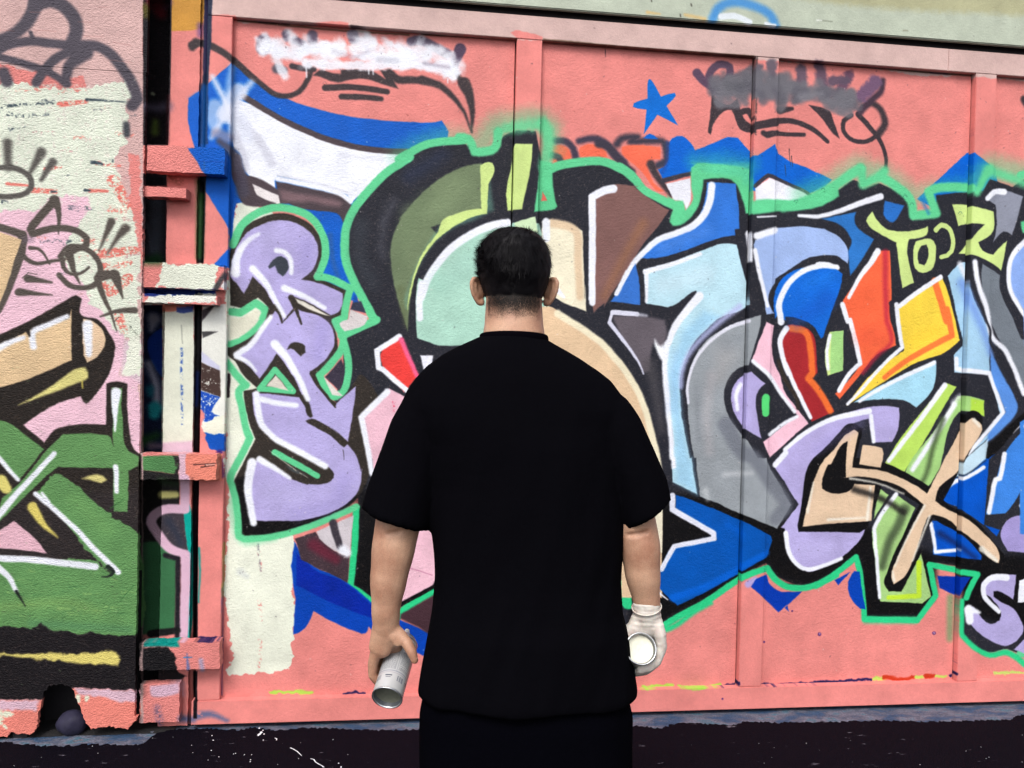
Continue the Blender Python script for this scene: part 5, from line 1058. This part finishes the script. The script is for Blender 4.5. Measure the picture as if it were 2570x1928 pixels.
def right_hand(B, infl=0):
    wr = T(1625, 1532, .005)
    for k, (t, r, e) in enumerate(((.020, .0100, 1.0), (.041, .0108, 1.0), (.063, .0112, 1.0), (.084, .0106, 1.0))):
        Rr = CRt.R+r+infl
        kn = on_can(CRt, t+.004, -1, 1)  # placeholder
        def oc(ang, rad): return on_can(CRt, t, 180+ang, rad)    # 0 right side, negative goes over the top, positive below
        a_up = -1 if CRt.o.dot(UP) > 0 else 1
        def pos(deg, rad):                         # deg: 0 right, +90 up, -90 down in the picture
            a = math.radians(deg); return CRt.b+CRt.a*t-CRt.s*math.cos(a)*rad+UP*math.sin(a)*rad
        kn = pos(38, Rr+.012)
        B.tube([wr+UP*.002, wr.lerp(kn, .5)+UP*.002+RGT*.002, kn], [(.0185, .017), (.0165, .015), r*1.3+infl], flat=RGT)
        B.tube([kn, pos(8, Rr+.005), pos(-32, Rr+.001), pos(-60, Rr), pos(-86, Rr-.001)], [r*1.2+infl, r*1.08+infl, r+infl, r*.95+infl, r*.84+infl], n=12)
    def pz(deg, rad, t):
        a = math.radians(deg); return CRt.b+CRt.a*t-CRt.s*math.cos(a)*rad+UP*math.sin(a)*rad
    B.tube([wr-RGT*.008, pz(100, .048, .035), pz(136, .044, .040), pz(172, .042, .046), pz(198, .040, .050)], [.0170+infl, .0165+infl, .0140+infl, .0115+infl, .0088+infl], n=14)
    B.tube([wr, pz(78, .050, .050), pz(62, .046, .080)], [(.024+infl, .017), (.024+infl, .017), .013+infl], n=14)

# ---- body: one continuous skin
B = Blob()
hc = T(1290, 668)                                # middle of the skull as seen
def ring(c, rx, rf, rb, dz=0, n=28, lean=0):
    out = []
    for k in range(n):
        t = 2*math.pi*k/n; x, y = math.cos(t), math.sin(t)
        out.append(c+RGT*(x*rx)+FWD*(y*(rf if y > 0 else rb)+lean)+UP*(dz))
    return out
HB = T(1290, 790)                                # nape height
# skull as rings from the neck up: (row, half width, forward reach, back reach, shift forward)
rows = [(838, .067, .060, .062, .005), (815, .0640, .058, .060, .008), (790, .0630, .060, .058, .012), (768, .0620, .078, .060, .020), (745, .0610, .092, .066, .030),
        (720, .0640, .098, .075, .034), (690, .0715, .100, .090, .034), (655, .0730, .101, .094, .034), (625, .0700, .098, .092, .034), (600, .0590, .084, .080, .034), (584, .0440, .064, .062, .034), (575, .025, .040, .040, .034), (571, .008, .012, .012, .034)]
B.rings([ring(T(1290, r[0]), r[1], r[2], r[3], 0, 28, r[4]) for r in rows])
fc = hc+FWD*.125                                 # face plane
B.ball(fc+UP*(-.012)+FWD*.012, (.013, .020, .024)); B.ball(fc+UP*(-.024)+FWD*.018, (.017, .014, .011))   # nose
B.ball(fc+UP*(.022), (.052, .014, .010))                                                                # brow
B.ball(fc+UP*(-.052)+FWD*.000, (.026, .014, .007)); B.ball(fc+UP*(-.062)-FWD*.001, (.022, .013, .007))   # lips
B.ball(fc+UP*(-.090)-FWD*.012, (.030, .024, .020)); B.ball(hc+UP*(-.075)+FWD*.085, (.056, .05, .035))    # chin, jaw
for sgn in (-1, 1): B.ball(fc+RGT*sgn*.042+UP*(-.02)-FWD*.014, (.024, .022, .022))
# ears
def ear(B, sgn, cx, cy):
    c = T(cx, cy, .040)
    ang = math.radians(36)*sgn
    rot = Matrix.Rotation(math.radians(-38)*sgn, 3, 'Z') @ Matrix.Rotation(math.radians(9)*sgn, 3, 'Y')
    base = c
    pl = lambda x, z, y=0: base+(lambda q: RGT*q.x+FWD*q.y+UP*q.z)(rot @ Vector((x*sgn*.95, y, z*.93)))
    # helix rim: a curled tube; x grows outwards from the head
    rim = [(-.012, .020), (-.002, .030), (.010, .031), (.0175, .022), (.0185, .008), (.0155, -.008), (.0095, -.020), (.002, -.029), (-.006, -.031), (-.010, -.024)]
    B.tube([pl(x, z, -.001) for x, z in rim], [.0044, .0048, .0050, .0050, .0048, .0046, .0046, .0058, .0060, .0045], n=10)
    B.ball(pl(.000, .002, .003), (.0145, .0042, .026), rot if sgn > 0 else rot)
    B.ball(pl(-.010, 0, .006), (.012, .010, .022), rot)
    B.tube([pl(.006, .018, -.003), pl(.008, .002, -.003), pl(.001, -.013, -.003)], [.0028, .0032, .0026], n=8)
ear(B, -1, 1200, 731); ear(B, 1, 1381, 732)
# neck into shoulders and trunk (under the shirt)
tr = [(1600, .150, .095, .090, .0), (1380, .155, .105, .095, .0), (1250, .140, .10, .085, .0), (1120, .145, .10, .085, .0), (1000, .155, .10, .08, .0), (960, .145, .085, .07, .0), (930, .115, .065, .055, .0), (885, .070, .052, .052, .0), (855, .0665, .056, .058, .002), (815, .063, .055, .057, .008)]
B.rings([ring(T(1316+(1290-1316)*min(1, (1500-r[0])/600), r[0]), r[1], r[2], r[3], 0, 28, r[4]) for r in tr])
# legs (under the trousers)
hipL, hipR = T(1213, 1560), T(1420, 1560)
def leg_pts(h, sgn): 
    x0 = Vector((h.x, h.y, 0)); return [x0+UP*.86, x0+UP*.50+FWD*.01, x0+UP*.28-FWD*.02, x0+UP*.09-FWD*.02]
for h, sg in ((hipL, -1), (hipR, 1)): B.tube(leg_pts(h, sg), [.088, .060, .054, .038], n=18)
# arms: shoulder, elbow, wrist
B.tube([T(1086, 1040, .0), T(1030, 1120, .005), T(1004, 1290, .0), T(988, 1372, -.004), T(976, 1450, -.006), T(968, 1530, -.006), T(969, 1572, -.002)],
       [.042, .047, (.0500, .046), (.0470, .043), (.0405, .037), (.0315, .027), (.0292, .0225)], n=20)
B.tube([T(1505, 1050, .0), T(1558, 1120, .005), T(1592, 1290, .0), T(1607, 1372, -.002), T(1613, 1440, -.003), T(1623, 1510, .0), T(1625, 1545, .004)],
       [.042, .047, (.0430, .044), (.0435, .042), (.0385, .036), (.0295, .026), (.0275, .0225)], n=20)
left_hand(B)
right_hand(B, -.0012)
def creases(a, me):
    n = len(a); nr = np.empty(n*3, np.float32); me.vertices.foreach_get("normal", nr); nr = nr.reshape(n, 3)
    d = np.zeros(n)
    def groove(px0, py0, px1, py1, wd, dep):
        p0, p1 = np.array(local(T(px0, py0, -.04))), np.array(local(T(px1, py1, -.04)))
        e = p1-p0; t = np.clip(((a-p0)@e)/(e@e), 0, 1); q = a-p0-t[:, None]*e
        q[:, 1] *= .35
        d[:] -= dep*np.exp(-(np.sum(q*q, 1))/(wd*wd))
    groove(974, 1338, 1004, 1334, .0050, .0055); groove(984, 1322, 990, 1348, .012, .0030)
    groove(1580, 1345, 1622, 1336, .0050, .0065); groove(1598, 1334, 1614, 1350, .011, .0026)
    groove(955, 1590, 985, 1596, .003, .0005); groove(1000, 1596, 984, 1618, .003, .0016); groove(976, 1584, 1004, 1578, .002, .0005)
    groove(1030, 1634, 1042, 1640, .0016, .0006)
    s_ = np.array([noise.noise(Vector((v[0]*26, v[1]*26, v[2]*14))) for v in a]); d += s_*.0008
    return a+nr*d[:, None]
body = B.fuse("body", .0030, M_SKIN, person, smooth=5, tweak=creases)
# nails of the bare hand
def nail_plate(p, nrm, along, w_, l_, mat, parent):
    bm = bmesh.new(); bmesh.ops.create_icosphere(bm, subdivisions=2, radius=1)
    z = nrm.normalized(); x = (along-z*along.dot(z)).normalized(); y = z.cross(x)
    for v in bm.verts: v.co = local(p)+x*v.co.x*l_+y*v.co.y*w_+z*v.co.z*.0012
    me = bpy.data.meshes.new("nail"); bm.to_mesh(me); bm.free(); return link("nail", me, mat, parent, True)
nail_plate(T(1046, 1657, -.0245), RGT*.8-FWD*.5, T(1040, 1657)-T(1033, 1636), .0048, .0065, plain("finger_nail", (.62, .40, .30), .35), person)
# eyes
for sgn in (-1, 1):
    bm = bmesh.new(); bmesh.ops.create_uvsphere(bm, u_segments=20, v_segments=12, radius=.0118)
    c = fc+RGT*sgn*.032+UP*.004-FWD*.0125
    for v in bm.verts: v.co += local(c)
    me = bpy.data.meshes.new("eye"); bm.to_mesh(me); bm.free(); link("eye", me, plain("eye_white", (.7, .68, .65), .25), person, True)

# ---- glove
G = Blob(); right_hand(G, .0012)
G.tube([T(1622, 1524, .0), T(1625, 1548, .004), T(1626, 1565, .006)], [(.0305, .0265), (.0300, .0255), (.033, .024)], n=22)
def wrinkle(a, me):
    n = len(a); nr = np.empty(n*3, np.float32); me.vertices.foreach_get("normal", nr); nr = nr.reshape(n, 3)
    wr = np.array(local(T(1625, 1530)))
    d = a-wr; h = -d[:, 2]
    amp = .0011*np.exp(-(h/.035)**2)+.0004
    s = np.array([noise.noise(Vector((v[0]*38, v[1]*38, v[2]*170)))+.5*noise.noise(Vector((v[0]*90+v[2]*60, v[1]*90, v[2]*160))) for v in a])
    return a+nr*(s*amp)[:, None]
def glove_mat():
    m, n, b = nodes("latex"); L = n.links.new
    tc = N(n, "ShaderNodeTexCoord"); t = N(n, "ShaderNodeTexNoise", Scale=30.0, Detail=6.0, Distortion=1.2); L(tc.outputs["Object"], t.inputs["Vector"])
    r = N(n, "ShaderNodeValToRGB"); e = r.color_ramp.elements; e[0].position = .3; e[0].color = (.48, .40, .36, 1); e[1].position = .62; e[1].color = (.62, .58, .52, 1); L(t.outputs[0], r.inputs[0])
    L(r.outputs[0], b.inputs["Base Color"]); b.inputs["Roughness"].default_value = .5; b.inputs["Subsurface Weight"].default_value = .1; b.inputs["Subsurface Scale"].default_value = .01
    bp = N(n, "ShaderNodeBump", Distance=.002, Strength=.6); L(t.outputs[0], bp.inputs["Height"]); L(bp.outputs[0], b.inputs["Normal"]); return m
M_GLOVE = glove_mat()
glove = G.fuse("glove", .0022, M_GLOVE, person, smooth=4, tweak=wrinkle); glove["label"] = "cream latex glove on the hand at the far right of the figure"
def band(name, pts_fn, r, mat, parent, n=48, m=8):
    bm = bmesh.new(); P = [pts_fn(i/n) for i in range(n)]; cc = sum(P, Vector())/n; rows = []
    for i in range(n):
        d = (P[(i+1) % n]-P[i-1]).normalized(); o = (P[i]-cc); o = (o-d*o.dot(d)).normalized(); u_ = d.cross(o)
        rr = r if not isinstance(r, tuple) else r
        ra, rb = (rr, rr) if not isinstance(rr, tuple) else rr
        rows.append([bm.verts.new(local(P[i]+o*math.cos(t)*ra+u_*math.sin(t)*rb)) for t in [2*math.pi*k/m for k in range(m)]])
    for i in range(n):
        a, b = rows[i], rows[(i+1) % n]
        for k in range(m): bm.faces.new((a[k], b[k], b[(k+1) % m], a[(k+1) % m]))
    bmesh.ops.recalc_face_normals(bm, faces=bm.faces)
    me = bpy.data.meshes.new(name); bm.to_mesh(me); bm.free(); return link(name, me, mat, parent, True)
cc_ = T(1623, 1520, .0)
def cuffp(t):
    a = 2*math.pi*t; x, y = math.cos(a), math.sin(a)
    return cc_+RGT*x*.0312+FWD*y*.0275+UP*(.004*x-(-.010 if y > 0 else .010)*abs(y)-.003)
cf = band("cuff", cuffp, (.0014, .0016), M_GLOVE, glove)

# ---- t-shirt
S = Blob()
def ringv(y, l, r, f, b, lean=0, n=36, sq=1.0):
    c = V((l+r)/2, y); hw = (r-l)/2*VS*MPP; out = []
    for k in range(n):
        t = 2*math.pi*k/n; x, q = math.cos(t), math.sin(t)
        x = math.copysign(abs(x)**sq, x)
        out.append(c+RGT*(x*hw)+FWD*(q*(f if q > 0 else b)+lean))
    return out
rows = [(1503, 902, 1375, .135, .125, 0), (1485, 904, 1379, .138, .128, 0), (1440, 911, 1373, .138, .128, 0), (1400, 918, 1366, .14, .128, 0), (1360, 924, 1359, .14, .128, 0), (1320, 930, 1347, .138, .122, 0), (1250, 936, 1342, .134, .115, 0), (1140, 932, 1345, .13, .112, 0),
        (1050, 930, 1343, .13, .112, 0), (960, 912, 1340, .128, .112, 0), (915, 885, 1346, .118, .108, 0), (880, 868, 1360, .108, .104, 0), (850, 880, 1344, .10, .10, 0), (820, 900, 1320, .094, .096, 0), (795, 921, 1290, .086, .09, 0), (770, 953, 1252, .078, .083, 0), (752, 985, 1222, .072, .078, .002), (739, 1013, 1197, .070, .074, .004), (731, 1030, 1183, .068, .072, .006), (726, 1042, 1172, .066, .070, .006)]
S.rings([ringv(*r_) for r_ in rows])
for pts in (((926, 882, 55), (903, 930, 60), (885, 1000, 67), (869, 1065, 72), (858, 1117, 74)), ((1302, 889, 57), (1330, 934, 60), (1358, 990, 62), (1385, 1050, 63), (1400, 1108, 64))):
    P_ = [V(a, b) for a, b, c in pts]; R_ = [(c*VS*MPP, c*VS*MPP*1.02) for a, b, c in pts]
    # straight cut end: rings without a rounded cap
    Q, S_ = [], []
    d = (P_[-1]-P_[-2]).normalized()
    out = []
    for i in range(len(P_)):
        dd = (P_[min(i+1, len(P_)-1)]-P_[max(i-1, 0)]).normalized(); a = (RGT-dd*RGT.dot(dd)).normalized(); b = dd.cross(a)
        if i == len(P_)-1: a = ((V(928, 1140)-V(790, 1093)) if pts[0][0] < 1000 else (V(1457, 1078)-V(1345, 1138))).normalized(); b = -FWD
        out.append([P_[i]+a*math.cos(t)*R_[i][0]+b*math.sin(t)*R_[i][1] for t in [2*math.pi*k/28 for k in range(28)]])
    S.rings(out)
def folds(a, me):
    n = len(a); nr = np.empty(n*3, np.float32); me.vertices.foreach_get("normal", nr); nr = nr.reshape(n, 3)
    top = local(V(1110, 730)).z; bot = local(V(1110, 1500)).z
    out = a.copy()
    for i in range(n):
        v = a[i]; h = (top-v[2])/(top-bot)
        lr = v[0]
        f = noise.noise(Vector((lr*7+v[2]*1.6, v[1]*5, v[2]*2.2)))*.010+noise.noise(Vector((lr*22-v[2]*6, v[1]*14, v[2]*5+3)))*.0035
        f *= .25+min(1, max(0, h-.08)*2.2)
        out[i] = v+nr[i]*f*1.15
    return out
tee = S.fuse("t_shirt", .0060, M_TEE, person, smooth=6, tweak=folds)
nc = T(1290, 838, .004)
def neckp(t):
    a = 2*math.pi*t; x, y = math.cos(a), math.sin(a)
    return nc+RGT*x*(.0725)+FWD*(y*.067+.004)+UP*(-.006-.022*max(0, y)-.006*(1-abs(y)))
band("collar", neckp, (.0030, .0095), cloth("black_rib", (.0018, .0014, .0026)), tee, n=64, m=12)

# ---- trousers and shoes
B = Blob()
B.rings([ringv(1452, 935, 1342, .110, .090), ringv(1500, 914, 1358, .115, .104), ringv(1540, 905, 1367, .118, .112), ringv(1600, 904, 1366, .120, .116), ringv(1700, 905, 1366, .115, .115)])
for h, sg in ((V(1022, 1600), -1), (V(1250, 1600), 1)):
    b0 = Vector((h.x, h.y, 0))
    B.tube([b0+UP*.70, b0+UP*.56+RGT*sg*.004, b0+UP*.38+RGT*sg*.006, b0+UP*.12+RGT*sg*.008], [(.104, .096), (.110, .104), (.098, .098), (.088, .088)], n=22)
B.fuse("trousers", .0075, M_TRS, person, smooth=5, tweak=None)
for h, sg in ((V(1022, 1600), -1), (V(1250, 1600), 1)):
    b0 = Vector((h.x, h.y, 0))+RGT*sg*.008; B = Blob()
    B.tube([b0-FWD*.055+UP*.052, b0+FWD*.02+UP*.055, b0+FWD*.12+UP*.046, b0+FWD*.18+UP*.038], [(.040, .040), (.043, .044), (.047, .034), (.040, .026)], n=18)
    B.tube([b0-FWD*.045+UP*.06, b0-FWD*.04+UP*.12], [.042, .044], n=16)
    B.fuse("shoe", .006, plain("black_canvas", (.01, .01, .011), .8), person, smooth=3)
    bm = bmesh.new(); bmesh.ops.create_cube(bm, size=1)
    bmesh.ops.subdivide_edges(bm, edges=bm.edges, cuts=3, use_grid_fill=True)
    for v in bm.verts:
        q = v.co.copy(); wdt = .094*(1-.25*max(0, q.y*2)**4-.3*max(0, -q.y*2)**6); v.co = local(b0+FWD*(q.y*.315+.062)+RGT*q.x*wdt+UP*(q.z*.026+.0135+AZ))
    me = bpy.data.meshes.new("sole"); bm.to_mesh(me); bm.free(); link("sole", me, plain("white_rubber", (.55, .55, .53), .6), person, True)

# ---- hair: cap with thousands of short locks
def hair_cap():
    B = Blob()
    rws = [(760, .0500, .02, .0500, .022), (752, .0585, .02, .0610, .028), (740, .0640, .04, .0705, .030), (720, .0705, .07, .0810, .034), (690, .0785, .103, .0940, .034), (655, .0820, .106, .0990, .034), (625, .0780, .104, .0980, .034), (600, .0680, .092, .0880, .034), (583, .0520, .072, .0700, .034), (573, .036, .050, .050, .034), (567, .016, .022, .022, .034)]
    B.rings([ring(T(1290, r[0]), r[1], r[2], r[3], 0, 40, r[4]) for r in rws])
    return B
hb = hair_cap()
def ruffle(a, me):
    n = len(a); nr = np.empty(n*3, np.float32); me.vertices.foreach_get("normal", nr); nr = nr.reshape(n, 3)
    s = np.array([noise.noise(Vector((v[0]*60, v[1]*60, v[2]*60)))*.0022 for v in a]); return a+nr*s[:, None]
cap = hb.fuse("hair", .005, M_HAIR, person, smooth=3, tweak=ruffle)
# locks
hb = hair_cap(); bmesh.ops.recalc_face_normals(hb.bm, faces=hb.bm.faces); bmesh.ops.triangulate(hb.bm, faces=hb.bm.faces)
from mathutils.bvhtree import BVHTree
bvh = BVHTree.FromBMesh(hb.bm); hb.bm.free()
C0 = local(T(1290, 655))+FWD*.034
crown = (UP*.75-FWD*.45+RGT*.28).normalized()
verts, faces = [], []
def lock(p, d, nrm, ln, wd, droop):
    side = d.cross(nrm).normalized(); k = 4; base = len(verts); q = p.copy(); dd = d.copy()
    for i in range(k+1):
        ww = wd*(1-(i/k)**1.6*.9); verts.append(q-side*ww); verts.append(q+side*ww)
        q = q+dd*(ln/k); dd = (dd-UP*droop+Vector((random.gauss(0, .08), random.gauss(0, .08), random.gauss(0, .08)))).normalized()
    for i in range(k): faces.append((base+2*i, base+2*i+1, base+2*i+3, base+2*i+2))
cnt = 0
while cnt < 16000:
    v = Vector((random.gauss(0, 1), random.gauss(0, 1), random.gauss(0, 1))).normalized()
    hit, nrm, _, _ = bvh.ray_cast(C0+v*.3, -v)
    if hit is None: continue
    low = (hit-C0).z
    back = v.dot(-FWD) > 0
    if low < -.090 or (not back and low < -.0 and abs(v.dot(RGT)) < .6): continue
    f = max(0, min(1, (low+.085)/.07))            # 0 at the nape, 1 on top
    t = (v-crown*v.dot(crown)); t = (t-nrm*t.dot(nrm)); 
    if t.length < 1e-3: continue
    t.normalize(); swirl = nrm.cross(t)
    side_ = noise.noise(v*5)*1.1
    d = (t*(.7)+swirl*(.45+side_*.9)+nrm*(.26+.26*f+random.gauss(0, .12))-RGT*.25*f).normalized()
    lock(hit-nrm*.004, d, nrm, (.005+.0125*f)*random.uniform(.6, 1.35), random.uniform(.00030, .00060), .10)
    cnt += 1
me = bpy.data.meshes.new("locks"); me.from_pydata([tuple(v) for v in verts], [], faces); me.update(); lk = link("locks", me, M_HAIR, cap); lk["kind"] = "stuff"
# clipped stubble fading out on the nape
bd = BVHTree.FromObject(body, bpy.context.evaluated_depsgraph_get())
verts, faces = [], []; cnt = 0; tries = 0
while cnt < 13000 and tries < 120000:
    tries += 1
    px, py = random.uniform(1212, 1368), random.uniform(728, 806)
    fade = max(0, min(1, (806-py-14*noise.noise(Vector((px*.03, 0, 0))))/52)); edge_ = abs(px-1290)/78
    if random.random() > fade**1.25*(1 if edge_ < .82 else .35): continue
    o = local(CAM); d = ray(px, py).normalized(); hit, nrm, _, _ = bd.ray_cast(o, d)
    if hit is None: continue
    t = (-UP*.8+RGT*((px-1290)/78*-.4+random.gauss(0, .25))); t = (t-nrm*t.dot(nrm)).normalized()
    lock(hit-nrm*.0005, (t*.8+nrm*.45).normalized(), nrm, random.uniform(.004, .0075)*(.5+.6*fade), random.uniform(.00014, .00028), .05); cnt += 1
me = bpy.data.meshes.new("stubble"); me.from_pydata([tuple(v) for v in verts], [], faces); me.update(); lk = link("stubble", me, plain("clipped_hair", (.014, .009, .007), .7), cap); lk["kind"] = "stuff"
# fine hair on the forearms is left to the skin's grain

# ---------------------------------------------------------------- spray cans
def label_image():
    h, w_ = 384, 512; a = np.full((h, w_, 3), .80, np.float32); r = np.random.default_rng(4)
    a *= (1+.03*(vnoise(r, h, w_, 30)-.5))[..., None]
    def rect(x0, y0, x1, y1, c, al=1): a[int(y0):int(y1), int(x0):int(x1)] += (np.array(c, np.float32)-a[int(y0):int(y1), int(x0):int(x1)])*al
    for c0 in range(4):                            # four columns of small print, too fine to read
        x0 = c0*128+6
        y = 14
        while y < 250:
            x = x0
            while x < x0+112:
                wd = r.integers(3, 13); rect(x, y, min(x+wd, x0+112), y+3, (.30, .32, .38), .75); x += wd+3
            y += 7 if r.random() > .12 else 13
        rect(x0+118, 8, x0+120, 262, (.55, .57, .62))
    rect(0, 262, w_, 270, (.62, .63, .68), .8); rect(0, 277, w_, 281, (.66, .6, .66), .6)
    for c0 in (0, 1, 2, 3):
        x0 = c0*128
        rect(x0+14, 296, x0+52, 304, (.25, .27, .34), .9); rect(x0+20, 310, x0+48, 316, (.45, .46, .5), .8)
        for i in range(26):
            if r.random() < .6: rect(x0+74+i*1.6, 292, x0+75+i*1.6+r.integers(0, 2), 328, (.3, .32, .4), .6)
    return make_image("can_label", a)
IM_LAB = label_image()
def label_mat():
    m, n, b = nodes("printed_tin"); L = n.links.new
    uv = N(n, "ShaderNodeUVMap", uv_map="UVMap"); im = N(n, "ShaderNodeTexImage", image=IM_LAB); L(uv.outputs[0], im.inputs[0])
    vm = N(n, "ShaderNodeVectorMath", operation='SCALE'); L(im.outputs[0], vm.inputs[0]); vm.inputs["Scale"].default_value = .82
    L(vm.outputs[0], b.inputs["Base Color"]); b.inputs["Roughness"].default_value = .32; b.inputs["Metallic"].default_value = .25; return m
M_LAB = label_mat(); M_TIN = plain("bare_tin", (.55, .56, .58), .28, .2, 300, .15, metal=.9); M_CAP = plain("white_nozzle", (.8, .8, .8), .4); M_WALL = plain("shaded_tin", (.16, .17, .19), .35, .2, 200, .2, metal=.7); M_BASE = plain("creamy_painted_tin", (.66, .64, .52), .45, .3, 120, .15, metal=.2)
def lathe(name, prof, c, mat, parent=None, n=56, uv=None):
    bm = bmesh.new(); lay = bm.loops.layers.uv.new("UVMap"); rows = []
    up_ = c.a; s_, o_ = c.s, c.o
    for r, t in prof: rows.append([bm.verts.new(up_*t+(s_*math.cos(2*math.pi*k/n)+o_*math.sin(2*math.pi*k/n))*r) for k in range(n)])
    for i in range(len(rows)-1):
        for k in range(n):
            f = bm.faces.new((rows[i][k], rows[i][(k+1) % n], rows[i+1][(k+1) % n], rows[i+1][k])); f.smooth = True
            if uv:
                for l, (kk, ii) in zip(f.loops, ((k, i), (k+1, i), (k+1, i+1), (k, i+1))): l[lay].uv = (kk/n+uv, (prof[ii][1]-prof[0][1])/(prof[-1][1]-prof[0][1]))
    for rr, e in ((rows[0], prof[0][0]), (rows[-1], prof[-1][0])):
        if e < .002: bmesh.ops.contextual_create(bm, geom=rr)
    bmesh.ops.recalc_face_normals(bm, faces=bm.faces)
    me = bpy.data.meshes.new(name); bm.to_mesh(me); bm.free(); o = link(name, me, mat, parent); return o
def spray_can(c, label, mbase, roll):
    e = empty("spray_can", c.b); tag(e, label, "spray can", "spray cans held by the person")
    R_ = c.R; H = .155
    lathe("can_body", [(R_, .004), (R_, H-.012)], c, M_LAB, e, uv=roll)
    lathe("bottom_rim", [(R_-.0024, .0026), (R_-.0016, .0004), (R_-.0002, 0), (R_+.0009, .0008), (R_+.0010, .0030), (R_, .0042)], c, M_TIN, e)
    lathe("bottom_wall", [(R_-.0022, .0022), (R_-.0030, .0060), (R_-.0042, .0120)], c, M_WALL, e); lathe("bottom_dome", [(R_-.0042, .0118), (R_*.80, .0128), (R_*.6, .0142), (R_*.3, .0154), (.001, .0158)], c, mbase, e)
    lathe("shoulder", [(R_, H-.012), (R_+.0009, H-.010), (R_+.0009, H-.007), (R_-.002, H-.004), (R_*.78, H+.006), (R_*.5, H+.012), (R_*.46, H+.016), (R_*.36, H+.017)], c, M_TIN, e)
    lathe("nozzle", [(R_*.25, H+.014), (R_*.25, H+.026), (R_*.20, H+.0275), (R_*.16, H+.034), (.001, H+.035)], c, M_CAP, e)
    return e
spray_can(CL, "spray can with small print held upside down in the bare left hand", plain("olive_tin", (.30, .31, .24), .35, .3, 120, .2, metal=.6), .30)
spray_can(CRt, "spray can pointing its round cream base at the viewer in the gloved hand", M_BASE, .1)
